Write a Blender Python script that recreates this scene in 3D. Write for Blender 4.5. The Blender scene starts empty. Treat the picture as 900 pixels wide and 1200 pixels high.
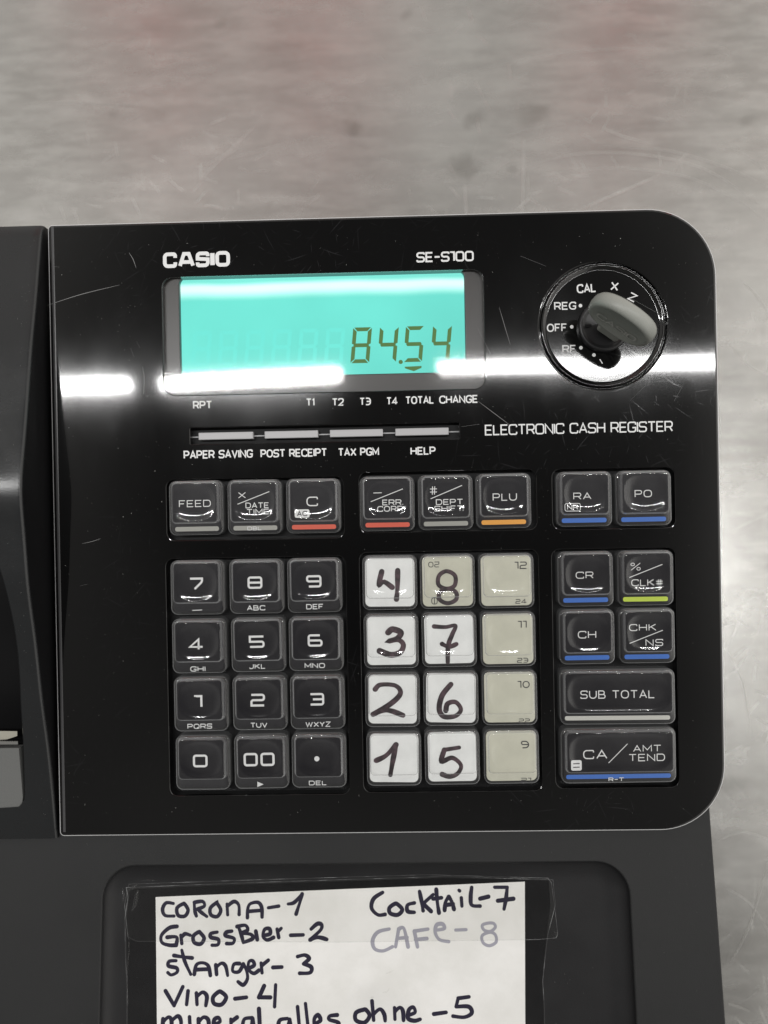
import bpy, bmesh, math, random
import numpy as np
from mathutils import Vector, Matrix
from mathutils.geometry import tessellate_polygon

random.seed(7)
S = 0.001                      # everything below is measured in millimetres on the register's sloping face
scene = bpy.context.scene
COL = scene.collection

# ------------------------------------------------------------------ frame of the sloping face plate
TILT = math.radians(8.0)
FACE_H = 0.150
MF = Matrix.Translation((0, 0, FACE_H)) @ Matrix.Rotation(TILT, 4, 'X')
CAM = np.array([4.46924, 4.08945, 213.62245])
RX, RY, RZ = -0.00231395, 0.0206857, -0.01899937
FPX = 870.0

# ------------------------------------------------------------------ camera
cam_data = bpy.data.cameras.new('camera')
cam = bpy.data.objects.new('camera', cam_data)
COL.objects.link(cam)
RM = (Matrix.Rotation(RZ, 4, 'Z') @ Matrix.Rotation(RY, 4, 'Y') @ Matrix.Rotation(RX, 4, 'X'))
cam.matrix_world = MF @ Matrix.Translation(Vector(CAM) * S) @ RM
cam_data.sensor_fit = 'VERTICAL'
cam_data.sensor_height = 36.0
cam_data.sensor_width = 27.0
cam_data.lens = FPX / 1200.0 * 36.0
cam_data.clip_start = 0.005
cam_data.clip_end = 50.0
cam_data.dof.use_dof = True
cam_data.dof.focus_distance = 0.2125
cam_data.dof.aperture_fstop = 11.0
scene.camera = cam

# ------------------------------------------------------------------ view / render
scene.view_settings.view_transform = 'Standard'
scene.view_settings.look = 'None'
scene.view_settings.exposure = 0.1
scene.view_settings.gamma = 1.0
scene.view_settings.use_curve_mapping = False
scene.render.engine = 'CYCLES'
cy = scene.cycles
cy.use_denoising = True
cy.max_bounces = 12
cy.transparent_max_bounces = 16
cy.glossy_bounces = 5
cy.sample_clamp_indirect = 6.0
cy.caustics_reflective = False
cy.caustics_refractive = False

# ------------------------------------------------------------------ node helpers
class NT:
    def __init__(s, tree):
        s.t = tree; s.n = tree.nodes; s.l = tree.links
    def node(s, typ, **kw):
        nd = s.n.new(typ)
        for k, v in kw.items(): setattr(nd, k, v)
        return nd
    def put(s, sock, v):
        if hasattr(v, 'is_output') or isinstance(v, bpy.types.NodeSocket): s.l.new(v, sock)
        else: sock.default_value = v
    def math(s, op, a, b=None, clamp=False):
        nd = s.node('ShaderNodeMath', operation=op); nd.use_clamp = clamp
        s.put(nd.inputs[0], a)
        if b is not None: s.put(nd.inputs[1], b)
        return nd.outputs[0]
    def mapr(s, v, a, b, c=0.0, d=1.0, smooth=True):
        nd = s.node('ShaderNodeMapRange')
        nd.interpolation_type = 'SMOOTHSTEP' if smooth else 'LINEAR'
        s.put(nd.inputs[0], v)
        for i, x in zip((1, 2, 3, 4), (a, b, c, d)): nd.inputs[i].default_value = x
        return nd.outputs[0]
    def noise(s, vec, scale, detail=3, rough=0.5, dist=0.0):
        nd = s.node('ShaderNodeTexNoise')
        if vec is not None: s.l.new(vec, nd.inputs['Vector'])
        nd.inputs['Scale'].default_value = scale; nd.inputs['Detail'].default_value = detail
        nd.inputs['Roughness'].default_value = rough; nd.inputs['Distortion'].default_value = dist
        return nd.outputs[0]
    def mapping(s, vec, loc=(0,0,0), rot=(0,0,0), scale=(1,1,1)):
        nd = s.node('ShaderNodeMapping'); s.l.new(vec, nd.inputs[0])
        nd.inputs[1].default_value = loc; nd.inputs[2].default_value = rot; nd.inputs[3].default_value = scale
        return nd.outputs[0]
    def mixc(s, f, a, b, mode='MIX'):
        nd = s.node('ShaderNodeMix', data_type='RGBA'); nd.blend_type = mode
        s.put(nd.inputs[0], f)
        s.put(nd.inputs[6], a if hasattr(a, 'links') else (*a, 1)); s.put(nd.inputs[7], b if hasattr(b, 'links') else (*b, 1))
        return nd.outputs[2]

# ------------------------------------------------------------------ world: a dim kitchen interior, its brightness shaped for the reflections
world = bpy.data.worlds.new('World'); scene.world = world; world.use_nodes = True
W = NT(world.node_tree); W.n.clear()
tc = W.node('ShaderNodeTexCoord').outputs['Generated']
sx = W.node('ShaderNodeSeparateXYZ'); W.l.new(tc, sx.inputs[0])
dx, dy, dz = sx.outputs
hor = W.math('SQRT', W.math('ADD', W.math('MULTIPLY', dx, dx), W.math('MULTIPLY', dy, dy)))
room = W.mapr(hor, 0.28, 0.60, 0.11, 0.66)                # dark ceiling, lighter walls
room = W.math('MULTIPLY', room, W.mapr(dy, -0.42, 0.12, 0.30, 1.0))   # darkened towards the photographer, in place of their unseen body
room = W.math('ADD', room, W.math('MULTIPLY', W.mapr(dx, 0.33, 0.56, 0.0, 0.98), W.mapr(dy, -0.1, 0.5, 1.0, .60)))         # brightness added on the right to light the steel
room = W.math('MULTIPLY', room, W.mapr(W.noise(tc, 2.6, 2), 0.3, 0.7, 0.85, 1.12))
low = W.mapr(dz, -0.1, 0.25, 0.35, 1.0)
room = W.math('MULTIPLY', room, low)
redn = None
for cx_, w_, a_ in ((-.27, .07, 1.0), (-.09, .09, 1.0), (.25, .07, 1.0), (.50, .06, .8), (-.60, .08, .8)):
    g_ = W.mapr(W.math('ABSOLUTE', W.math('SUBTRACT', dx, cx_)), 0.0, w_, a_, 0.0)
    redn = g_ if redn is None else W.math('MAXIMUM', redn, g_)
redn = W.math('MULTIPLY', redn, W.mapr(W.noise(tc, 7, 2), .35, .6, .35, 1.0))
redm = W.math('MULTIPLY', redn, W.math('MULTIPLY', W.mapr(dy, 0.50, 0.66), W.mapr(dy, 0.84, 0.95, 1.0, 0.0)))  # red patches added to the surroundings for the steel to reflect
colr = W.mixc(redm, (1.0, 0.97, 0.92), (1.0, 0.12, 0.10))
vm = W.node('ShaderNodeVectorMath', operation='SCALE'); W.l.new(colr, vm.inputs[0]); W.l.new(room, vm.inputs[3])
bg = W.node('ShaderNodeBackground'); W.l.new(vm.outputs[0], bg.inputs[0]); bg.inputs[1].default_value = 0.95
W.l.new(bg.outputs[0], W.node('ShaderNodeOutputWorld').inputs[0])

# ------------------------------------------------------------------ pixel of the photograph -> point on a plane of the face frame
def _R():
    m = RM.to_3x3(); return np.array(m)
RCAM = _R()
DECK_V0, DECK_W0, DECK_K = -89.5, -2.6, 0.114           # the front deck leans 6.5 degrees against the face
def ray(px, py):
    return RCAM @ np.array([(px - 450) / FPX, -(py - 600) / FPX, -1.0])
def at(px, py, w=0.0):
    d = ray(px, py); t = (w - CAM[2]) / d[2]
    p = CAM + t * d; return float(p[0]), float(p[1])
def deck_w(v, off=0.0): return DECK_W0 + DECK_K * (DECK_V0 - v) + off
def atdeck(px, py, off=0.0):
    d = ray(px, py)
    # w = W0+off + K*(V0 - v)
    t = (DECK_W0 + off + DECK_K * (DECK_V0 - CAM[1]) - CAM[2]) / (d[2] + DECK_K * d[1])
    p = CAM + t * d; return float(p[0]), float(p[1])
def at_counter(px, py, z=0.0):
    d = MF.to_3x3() @ Vector(ray(px, py)); o = MF @ (Vector(CAM) * S)
    t = (z - o.z) / d.z; p = o + d * t; return p.x / S, p.y / S
K0 = FPX / CAM[2]                                       # pixels per millimetre on the face

# ------------------------------------------------------------------ fluorescent tubes on the ceiling (seen mirrored in the face plate)
def tube(px0, py0, px1, py1, H=1500.0, width=0.025, power=1.0):
    pts = []
    for (x, y) in ((px0, py0), (px1, py1)):
        u, v = at(x, y)
        k = H / CAM[2]
        pts.append(MF @ (Vector((u + (u - CAM[0]) * k, v + (v - CAM[1]) * k, H)) * S))
    a, b = pts
    ld = bpy.data.lights.new('ceiling_tube', 'AREA'); ld.shape = 'RECTANGLE'
    ld.size = (b - a).length; ld.size_y = width
    ld.energy = power * math.pi * ld.size * width
    ld.color = (1.0, 0.995, 0.985)
    lo = bpy.data.objects.new('ceiling_tube', ld); COL.objects.link(lo)
    X = (b - a).normalized(); tgt = MF @ Vector((0, 0, 0)); Z = ((a + b) / 2 - tgt).normalized()
    Y = Z.cross(X).normalized(); Z = X.cross(Y)
    lo.matrix_world = Matrix.Translation((a + b) / 2) @ Matrix((X, Y, Z)).transposed().to_4x4()
TUBE_L = 132.0
tube(-120, 456, 152, 451, power=TUBE_L)
tube(189, 450, 398, 439, power=TUBE_L)
tube(515, 431, 900, 423, power=TUBE_L * .6)

# ------------------------------------------------------------------ object helpers
def mesh(name, verts, faces, mat=None, smooth=False):
    me = bpy.data.meshes.new(name)
    me.from_pydata([(x * S, y * S, z * S) for x, y, z in verts], [], faces)
    if smooth:
        me.polygons.foreach_set('use_smooth', [True] * len(me.polygons))
    if mat: me.materials.append(mat)
    me.update(); return me
def place(name, me, parent=None, M=None):
    o = bpy.data.objects.new(name, me); COL.objects.link(o)
    if parent is not None: o.parent = parent
    if M is not None: o.matrix_local = M
    return o
def part(name, vf, mat, parent, smooth=False, M=MF, label=None):
    o = place(name, mesh(name, vf[0], vf[1], mat, smooth), parent, M)
    if label: o['label'] = label
    return o
def sub(name, vf, mat, parent, smooth=False, label=None):
    o = place(name, mesh(name, vf[0], vf[1], mat, smooth), parent)
    if label: o['label'] = label
    return o
def thing(name, label, cat, loc=(0, 0, 0)):
    o = bpy.data.objects.new(name, None); o.empty_display_size = .02; COL.objects.link(o)
    o.location = loc; o['label'] = label; o['category'] = cat; return o
def join(*vfs):
    V, F = [], []
    for v, f in vfs:
        n = len(V); V += list(v); F += [tuple(i + n for i in q) for q in f]
    return V, F
def rr(x0, y0, x1, y1, r, n=6):
    """rounded rectangle as a function of inset; r one radius or four (bl, br, tr, tl)"""
    R = (r,) * 4 if not isinstance(r, (tuple, list)) else r
    def f(d=0.0):
        P = []
        cs = ((x0, y0, 180, R[0], 1, 1), (x1, y0, 270, R[1], -1, 1), (x1, y1, 0, R[2], -1, -1), (x0, y1, 90, R[3], 1, -1))
        for cx, cyy, a0, ra, sxn, syn in cs:
            q = max(ra - d, 0.02)
            ox, oy = cx + sxn * (d + q), cyy + syn * (d + q)
            for k in range(n + 1):
                a = math.radians(a0 + 90 * k / n)
                P.append((ox + q * math.cos(a), oy + q * math.sin(a)))
        return P
    return f
def circ(cx, cyy, r, n=64):
    return lambda d=0.0: [(cx + (r - d) * math.cos(2 * math.pi * k / n), cyy + (r - d) * math.sin(2 * math.pi * k / n)) for k in range(n)]
def loft(loops, cap_top=True, cap_bot=False, center=None):
    """loops: list of equally long lists of xyz; joined ring by ring"""
    V, F = [], []; n = len(loops[0])
    for lp in loops: V += list(lp)
    for k in range(len(loops) - 1):
        for i in range(n):
            j = (i + 1) % n
            F.append((k * n + i, k * n + j, (k + 1) * n + j, (k + 1) * n + i))
    if cap_top:
        b = (len(loops) - 1) * n
        if center is None: F.append(tuple(b + i for i in range(n)))
        else:
            V.append(center); c = len(V) - 1
            for i in range(n): F.append((b + i, b + (i + 1) % n, c))
    if cap_bot: F.append(tuple(reversed(range(n))))
    return V, F
def lv(loop, z): return [(x, y, z) for x, y in loop]
def plate(outer, holes, z1, z0, bev=0.3, nb=4, hole_bev=None, bottom=False):
    """flat plate with holes and rounded upper edges"""
    hb = bev if hole_bev is None else hole_bev
    V, F = [], []
    tops = []
    for i, fn in enumerate([outer] + list(holes)):
        sgn = 1 if i == 0 else -1; b = bev if i == 0 else hb
        loops = [lv(fn(0), z0)]
        for k in range(nb + 1):
            a = math.pi / 2 * k / nb
            loops.append(lv(fn(sgn * b * (1 - math.cos(a))), z1 - b + b * math.sin(a)))
        v, f = loft(loops, cap_top=False)
        if i: f = [tuple(reversed(q)) for q in f]
        n = len(V); V += v; F += [tuple(j + n for j in q) for q in f]
        m = len(loops[0]); tops.append(list(range(len(V) - m, len(V))))
    idx = [i for t in tops for i in t]
    tri = tessellate_polygon([[Vector(V[i]) for i in t] for t in tops])
    for t in tri:
        a, b_, c = (idx[i] for i in t)
        A, B, C = (Vector(V[i]) for i in (a, b_, c))
        nz = (B - A).cross(C - A).z
        if abs(nz) < 1e-9: continue
        F.append((a, b_, c) if nz > 0 else (a, c, b_))
    return V, F
def box(x0, y0, z0, x1, y1, z1, bev=0.0):
    if bev <= 0:
        V = [(x, y, z) for z in (z0, z1) for x, y in ((x0, y0), (x1, y0), (x1, y1), (x0, y1))]
        return V, [(3, 2, 1, 0), (4, 5, 6, 7), (0, 1, 5, 4), (1, 2, 6, 5), (2, 3, 7, 6), (3, 0, 4, 7)]
    f = rr(x0, y0, x1, y1, bev, 3)
    return loft([lv(f(0), z0), lv(f(0), z1 - bev), lv(f(bev * .3), z1 - bev * .3), lv(f(bev), z1)], True, True)

# ------------------------------------------------------------------ strokes
def ribbon(P, w, z=0.0, closed=False, caps=False, dz=0.0, wf=None):
    """flat band of width w along the 2-D polyline P; z creeps up by dz per mm so crossings never share a plane"""
    Q = [P[0]]
    for p in P[1:]:
        if math.hypot(p[0] - Q[-1][0], p[1] - Q[-1][1]) > 1e-4: Q.append(p)
    if closed and math.hypot(Q[0][0] - Q[-1][0], Q[0][1] - Q[-1][1]) < 1e-4: Q.pop()
    n = len(Q); V, F = [], []; L = 0.0
    for i in range(n):
        p = Q[i]
        a = Q[i - 1] if (i or closed) else None
        b = Q[(i + 1) % n] if (i < n - 1 or closed) else None
        if a is not None and i: L += math.hypot(p[0] - a[0], p[1] - a[1])
        def nrm(s, e):
            d = math.hypot(e[0] - s[0], e[1] - s[1]); return (-(e[1] - s[1]) / d, (e[0] - s[0]) / d)
        if a is None: nx, ny = nrm(p, b); k = 1
        elif b is None: nx, ny = nrm(a, p); k = 1
        else:
            n1, n2 = nrm(a, p), nrm(p, b)
            mx, my = n1[0] + n2[0], n1[1] + n2[1]; l = math.hypot(mx, my)
            if l < 1e-6: nx, ny, k = n1[0], n1[1], 1
            else:
                nx, ny = mx / l, my / l; k = min(1 / max(nx * n1[0] + ny * n1[1], .2), 2.0)
        h = w / 2 * k * (wf(i / max(n - 1, 1)) if wf else 1)
        zz = z + dz * L
        V += [(p[0] + nx * h, p[1] + ny * h, zz), (p[0] - nx * h, p[1] - ny * h, zz)]
    for i in range(n if closed else n - 1):
        j = (i + 1) % n
        F.append((2 * i, 2 * i + 1, 2 * j + 1, 2 * j))
    if caps and not closed:
        for end in (0, n - 1):
            A, B = Vector(V[2 * end]), Vector(V[2 * end + 1])
            if end == 0: A, B = B, A            # half disc outward
            c = (A + B) / 2; r0 = A - c; ids = []
            ia, ib = (2 * end + 1, 2 * end) if end == 0 else (2 * end, 2 * end + 1)
            for k in range(1, 6):
                an = -math.pi * k / 6
                V.append((c.x + r0.x * math.cos(an) - r0.y * math.sin(an), c.y + r0.x * math.sin(an) + r0.y * math.cos(an), A.z)); ids.append(len(V) - 1)
            F.append(tuple([ia] + ids + [ib])[::-1])
    return V, F
def smooth_path(P, closed=False, n=7):
    if len(P) < 3: return list(P)
    out = []; m = len(P)
    for i in range(m if closed else m - 1):
        p0 = P[(i - 1) % m] if (i or closed) else P[0]
        p1, p2 = P[i], P[(i + 1) % m]
        p3 = P[(i + 2) % m] if (i < m - 2 or closed) else P[-1]
        for k in range(n):
            t = k / n
            out.append(tuple(.5 * (2 * p1[c] + (p2[c] - p0[c]) * t + (2 * p0[c] - 5 * p1[c] + 4 * p2[c] - p3[c]) * t * t
                                   + (-p0[c] + 3 * p1[c] - 3 * p2[c] + p3[c]) * t ** 3) for c in (0, 1)))
    if not closed: out.append(P[-1])
    return out
G = {
 'A': (1.0, "00 8G! G0|35 D5"), 'B': (.95, "08! 0G! EG E8 08!|08! 00! G0 G8 08!"), 'C': (1, "GC GG 0G 00 G0 G4"),
 'D': (1, "00! 0G! GG G0 00!"), 'E': (.86, "GG! 0G! 00! G0!|08! E8!"), 'F': (.82, "GG! 0G! 00!|08! D8!"),
 'G': (1, "GC GG 0G 00 G0 G7! 97!"), 'H': (.98, "0G 00|GG G0|08 G8"), 'I': (.0, "8G 80"), 'J': (.75, "GG G0 00 04"),
 'K': (.95, "0G 00|FG 07!|59 G0"), 'L': (.78, "0G! 00! G0!"), 'M': (1.15, "00 0G! 84! GG! G0"), 'N': (.98, "00 0G! G0! GG"),
 'O': (1.05, "c00 0G GG G0"), 'P': (.92, "00! 0G! GG G7 07!"), 'Q': (1.05, "c00 0G GG G0|A4 G0"), 'R': (.95, "00! 0G! GG G7 07!|A7 G0"),
 'S': (.95, "GD GG 0G 08 G8 G0 00 03"), 'T': (.95, "0G GG|8G 80"), 'U': (1, "0G 00 G0 GG"), 'V': (1, "0G 80! GG"),
 'W': (1.4, "0G 40! 8E! C0! GG"), 'X': (1, "0G G0|GG 00"), 'Y': (.95, "0G 87! GG|87 80"), 'Z': (.95, "0G! GG! 00! G0!"),
 '0': (1, "c00 0G GG G0"), '1': (.45, "0F 0G! GG! G0!"), '2': (1, "0G! GG G8 08 00! G0!"), '3': (1, "0G! GG G0 00!|38 G8"),
 '4': (1.1, "B0 BG! 04! G4!"), '5': (1, "GG! 0G! 08! G8 G0 00!"), '6': (1, "EG! 0G 00 G0 G8 08!"), '7': (.95, "0G! GG! GB 60!"),
 '8': (1, "c00 0G GG G0|08 G8"), '9': (1, "20! G0 GG 0G 08 G8!"), 't': (.5, "0D 8G! 80"), 'z': (.9, "0C 0G GG G9 00! G0!"),
 '.': (.0, "80 82"), '-': (.7, "08 G8"), '#': (1, "50 6G|A0 BG|05 G5|0B GB"), '%': (1.1, "00 GG|c0A 0G 6G 6A|cA0 A6 G6 G0"), ' ': (.40, ""),
}
def glyph(ch, w, h, rad, x, y):
    out = []
    spec = G[ch][1]
    if not spec: return out
    for st in spec.split('|'):
        cl = st.startswith('c'); st = st[1:] if cl else st
        pts = []
        for tk in st.split():
            sharp = tk.endswith('!'); a, b = (int(c, 17) for c in tk[:2])
            pts.append((x + a / 16 * w if G[ch][0] > 0 else x, y + b / 16 * h, sharp))
        res = []; n = len(pts)
        for i, (px, py, sh) in enumerate(pts):
            if sh or (not cl and i in (0, n - 1)): res.append((px, py)); continue
            a, b = pts[i - 1], pts[(i + 1) % n]
            la, lb = math.hypot(a[0] - px, a[1] - py), math.hypot(b[0] - px, b[1] - py)
            r = min(rad, la * .5, lb * .5)
            A = (px + (a[0] - px) / la * r, py + (a[1] - py) / la * r); B = (px + (b[0] - px) / lb * r, py + (b[1] - py) / lb * r)
            for k in range(7):                       # superelliptic corner
                t = k / 6; m = 1 - t; kk = .55
                C1 = (A[0] + (px - A[0]) * kk, A[1] + (py - A[1]) * kk); C2 = (B[0] + (px - B[0]) * kk, B[1] + (py - B[1]) * kk)
                res.append((m**3 * A[0] + 3 * m*m*t * C1[0] + 3 * m*t*t * C2[0] + t**3 * B[0], m**3 * A[1] + 3 * m*m*t * C1[1] + 3 * m*t*t * C2[1] + t**3 * B[1]))
        out.append((res, cl))
    return out
def text(s, cx, cy_, w, h, sw, rad, z, gap=.28, rot=0.0):
    """stroke lettering centred on cx, cy_ filling w x h (outer size, millimetres)"""
    hh = h - sw; ww = w - sw
    adv = [G[c][0] for c in s]; tot = sum(adv) + gap * (len(s) - 1)
    u = ww / tot if tot > 0 else 0
    x = -ww / 2; vfs = []; k = 0
    for c, a in zip(s, adv):
        for P, cl in glyph(c, a * u, hh, rad, x, -hh / 2):
            if rot: P = [(p[0] * math.cos(rot) - p[1] * math.sin(rot), p[0] * math.sin(rot) + p[1] * math.cos(rot)) for p in P]
            vfs.append(ribbon([(p[0] + cx, p[1] + cy_) for p in P], sw, z + .0015 * (k % 5), cl)); k += 1
        x += (a + gap) * u
    return join(*vfs)
STY = {'din': (.135, 9.0, .34), 'wide': (.12, .36, .34), 'sq': (.17, .16, .3), 'tech': (.15, .2, .3), 'num': (.14, .5, .34)}
def tbox(s, x0, x1, y0, y1, sty, w, gap=None, rot=0.0, z=None, sw=None):
    """lettering over the photograph's box x0..x1, y0..y1 on the plane w"""
    cx, cy_ = at((x0 + x1) / 2, (y0 + y1) / 2, w)
    k = FPX / (CAM[2] - w)
    W_, H_ = (x1 - x0) / k, (y1 - y0) / k
    if abs(abs(rot) - math.pi / 2) < .1: W_, H_ = H_, W_
    f, r, g = STY[sty]
    return text(s, cx, cy_, W_, H_, (sw or f) * H_, r * H_, w if z is None else z, g if gap is None else gap, rot)
def line(x0, y0, x1, y1, wd, w):
    return ribbon([at(x0, y0, w), at(x1, y1, w)], wd, w)
def shift(vf, dx_, dy_): return [(x - dx_, y - dy_, z) for x, y, z in vf[0]], vf[1]

# ------------------------------------------------------------------ materials
def pmat(name, col, rough=.5, spec=.5, coat=0, coat_r=.03, metal=0):
    m = bpy.data.materials.new(name); m.use_nodes = True; t = NT(m.node_tree)
    b = t.n['Principled BSDF']
    b.inputs['Base Color'].default_value = (*col, 1); b.inputs['Roughness'].default_value = rough
    b.inputs['Specular IOR Level'].default_value = spec; b.inputs['Coat Weight'].default_value = coat
    b.inputs['Coat Roughness'].default_value = coat_r; b.inputs['Metallic'].default_value = metal
    return m, t, b
def objco(t): return t.node('ShaderNodeTexCoord').outputs['Object']
def bump(t, b, h, strength, dist, sock='Normal'):
    nd = t.node('ShaderNodeBump'); nd.inputs['Strength'].default_value = strength; nd.inputs['Distance'].default_value = dist
    t.l.new(h, nd.inputs['Height']); t.l.new(nd.outputs[0], b.inputs[sock]); return nd
def scratches(t, vec, scale, thr, lay, stretch=None):
    """short straight hairlines: one random segment per cell of a 2-D cell pattern"""
    tot = None
    for i, r in enumerate(lay):
        v = t.mapping(vec, loc=(3.1 * i + r, 1.7 * i, 0), rot=(0, 0, r), scale=(scale,) * 3)
        vo = t.node('ShaderNodeTexVoronoi'); vo.voronoi_dimensions = '2D'; vo.inputs['Scale'].default_value = 1.0
        t.l.new(v, vo.inputs['Vector'])
        d = t.node('ShaderNodeVectorMath', operation='SUBTRACT'); t.l.new(v, d.inputs[0]); t.l.new(vo.outputs['Position'], d.inputs[1])
        sd = t.node('ShaderNodeSeparateXYZ'); t.l.new(d.outputs[0], sd.inputs[0])
        sc_ = t.node('ShaderNodeSeparateColor'); t.l.new(vo.outputs['Color'], sc_.inputs[0])
        th = t.math('MULTIPLY', sc_.outputs[0], 3.1416)
        c, s_ = t.math('COSINE', th), t.math('SINE', th)
        al = t.math('ADD', t.math('MULTIPLY', sd.outputs[0], c), t.math('MULTIPLY', sd.outputs[1], s_))
        pe = t.math('SUBTRACT', t.math('MULTIPLY', sd.outputs[1], c), t.math('MULTIPLY', sd.outputs[0], s_))
        pe = t.math('ADD', pe, t.math('MULTIPLY', t.math('MULTIPLY', al, al), t.math('MULTIPLY', t.math('SUBTRACT', sc_.outputs[1], .5), .3)))
        ln = t.mapr(t.math('ABSOLUTE', pe), thr * .3, thr, 1, 0)
        en = t.mapr(t.math('ABSOLUTE', al), .08, .38, 1, 0)
        gt = t.mapr(sc_.outputs[2], .25, 1.0, 0, 1, False)
        m_ = t.math('MULTIPLY', t.math('MULTIPLY', ln, en), gt)
        tot = m_ if tot is None else t.math('MAXIMUM', tot, m_)
    return tot

def mk_gloss():
    m, t, b = pmat('gloss_black_plate', (.002, .002, .0022), .14, .12, 1.0, .025)
    co = objco(t)
    smear = t.noise(t.mapping(co, scale=(1, .5, 1)), 22, 4, .6)
    sc = t.math('MAXIMUM', scratches(t, co, 90, .016, (.3, 1.2, 2.1)), scratches(t, co, 240, .03, (.7, 1.9)))
    sc = t.math('MULTIPLY', sc, t.mapr(t.noise(t.mapping(co, loc=(4, 2, 0)), 17, 3), .46, .70, .06, 1.0))
    r1 = t.mapr(smear, .3, .75, .065, .13)
    t.l.new(r1, b.inputs['Roughness'])
    r2 = t.math('ADD', t.mapr(smear, .4, .8, .042, .075), t.math('MULTIPLY', sc, .10))
    t.l.new(r2, b.inputs['Coat Roughness'])
    t.l.new(t.mixc(t.math('MULTIPLY', sc, .22), (.002, .002, .0022), (.05, .05, .055)), b.inputs['Base Color'])
    w = t.noise(co, 60, 2)
    bump(t, b, w, .04, .0004); bump(t, b, t.noise(co, 16, 2), .05, .0004, 'Coat Normal')
    return m
def mk_matte():
    m, t, b = pmat('grained_dark_plastic', (.035, .036, .037), .5, .30)
    co = objco(t)
    g = t.noise(co, 5200, 2, .7); g2 = t.noise(co, 24, 4)
    t.l.new(t.mixc(g2, (.015, .0155, .016), (.021, .0215, .022)), b.inputs['Base Color'])
    t.l.new(t.mapr(g2, .3, .7, .42, .56), b.inputs['Roughness'])
    bump(t, b, g, .5, .00009)
    return m
def mk_floor():
    m, t, b = pmat('recess_dark_plastic', (.012, .012, .013), .45, .35)
    co = objco(t)
    g = t.noise(co, 2200, 2, .6)
    t.l.new(t.mapr(t.noise(co, 30, 3), .3, .7, .36, .52), b.inputs['Roughness'])
    bump(t, b, g, .25, .0001)
    return m
def mk_clear(name, spec=1.0, milk=.35, base_milk=.015, tint=(1, 1, 1), rough=.03, bumpy=0.0, deep=False):
    """thin clear plastic: see-through, glossy, a little milky where it is seen edge on"""
    m = bpy.data.materials.new(name); m.use_nodes = True; t = NT(m.node_tree); t.n.clear()
    geo = t.node('ShaderNodeNewGeometry')
    nrm = geo.outputs['Normal']
    if bumpy:
        bn = t.node('ShaderNodeBump'); bn.inputs['Strength'].default_value = .4; bn.inputs['Distance'].default_value = bumpy
        t.l.new(t.noise(objco(t), 90, 2, .5), bn.inputs['Height']); nrm = bn.outputs[0]
    dt = t.node('ShaderNodeVectorMath', operation='DOT_PRODUCT'); t.l.new(nrm, dt.inputs[0]); t.l.new(geo.outputs['Incoming'], dt.inputs[1])
    c = t.math('SUBTRACT', 1.0, t.math('ABSOLUTE', dt.outputs['Value']), True)
    F_ = t.math('ADD', .045 * spec, t.math('MULTIPLY', t.math('POWER', c, 3.2), .75 * spec), True)
    sm = t.mapr(t.noise(objco(t), 190, 3, .6), .42, .72, .3, 2.6)
    mk = t.math('ADD', t.math('MULTIPLY', sm, base_milk), t.math('MULTIPLY', t.math('POWER', c, 2.1), milk), True)
    if deep:                               # skirt stays clearer; whiteness above imitates light caught in the moulded edges
        sz = t.node('ShaderNodeSeparateXYZ'); t.l.new(objco(t), sz.inputs[0])
        mk = t.math('MULTIPLY', mk, t.mapr(sz.outputs[2], -.0002, .0009, .22, 1.0))
    tr = t.node('ShaderNodeBsdfTransparent'); tr.inputs[0].default_value = (*tint, 1)
    df = t.node('ShaderNodeBsdfDiffuse'); df.inputs[0].default_value = (.80, .82, .83, 1)
    if deep:                               # light gathered inside the moulding leaves its edges evenly, whatever way they face
        up = t.node('ShaderNodeCombineXYZ'); up.inputs[1].default_value = .12; up.inputs[2].default_value = .99
        mixn = t.node('ShaderNodeVectorMath', operation='ADD'); t.l.new(up.outputs[0], mixn.inputs[0])
        half = t.node('ShaderNodeVectorMath', operation='SCALE'); half.inputs[3].default_value = .35; t.l.new(geo.outputs['Normal'], half.inputs[0])
        t.l.new(half.outputs[0], mixn.inputs[1])
        nn = t.node('ShaderNodeVectorMath', operation='NORMALIZE'); t.l.new(mixn.outputs[0], nn.inputs[0]); t.l.new(nn.outputs[0], df.inputs['Normal'])
    gl = t.node('ShaderNodeBsdfGlossy'); gl.inputs['Roughness'].default_value = rough
    if bumpy: t.l.new(nrm, gl.inputs['Normal'])
    m1 = t.node('ShaderNodeMixShader'); t.l.new(mk, m1.inputs[0]); t.l.new(tr.outputs[0], m1.inputs[1]); t.l.new(df.outputs[0], m1.inputs[2])
    m2 = t.node('ShaderNodeMixShader'); t.l.new(F_, m2.inputs[0]); t.l.new(m1.outputs[0], m2.inputs[1]); t.l.new(gl.outputs[0], m2.inputs[2])
    t.l.new(m2.outputs[0], t.node('ShaderNodeOutputMaterial').inputs[0])
    return m
def mk_white(name, col):
    m, t, b = pmat(name, col, .6)
    n = t.noise(objco(t), 140, 4, .6)
    t.l.new(t.mixc(t.mapr(n, .35, .65), tuple(c * .93 for c in col), col), b.inputs['Base Color'])
    return m
def mk_paper():
    m, t, b = pmat('note_paper', (.72, .72, .68), .65)
    co = objco(t)
    n = t.noise(co, 55, 5, .65); blot = t.mapr(t.noise(co, 24, 2), .55, .72)
    c = t.mixc(t.mapr(n, .3, .7), (.76, .76, .74), (.86, .86, .85))
    c = t.mixc(t.math('MULTIPLY', blot, .25), c, (.50, .50, .52))
    t.l.new(c, b.inputs['Base Color']); bump(t, b, t.noise(co, 40, 3), .45, .0008)
    return m
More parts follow.
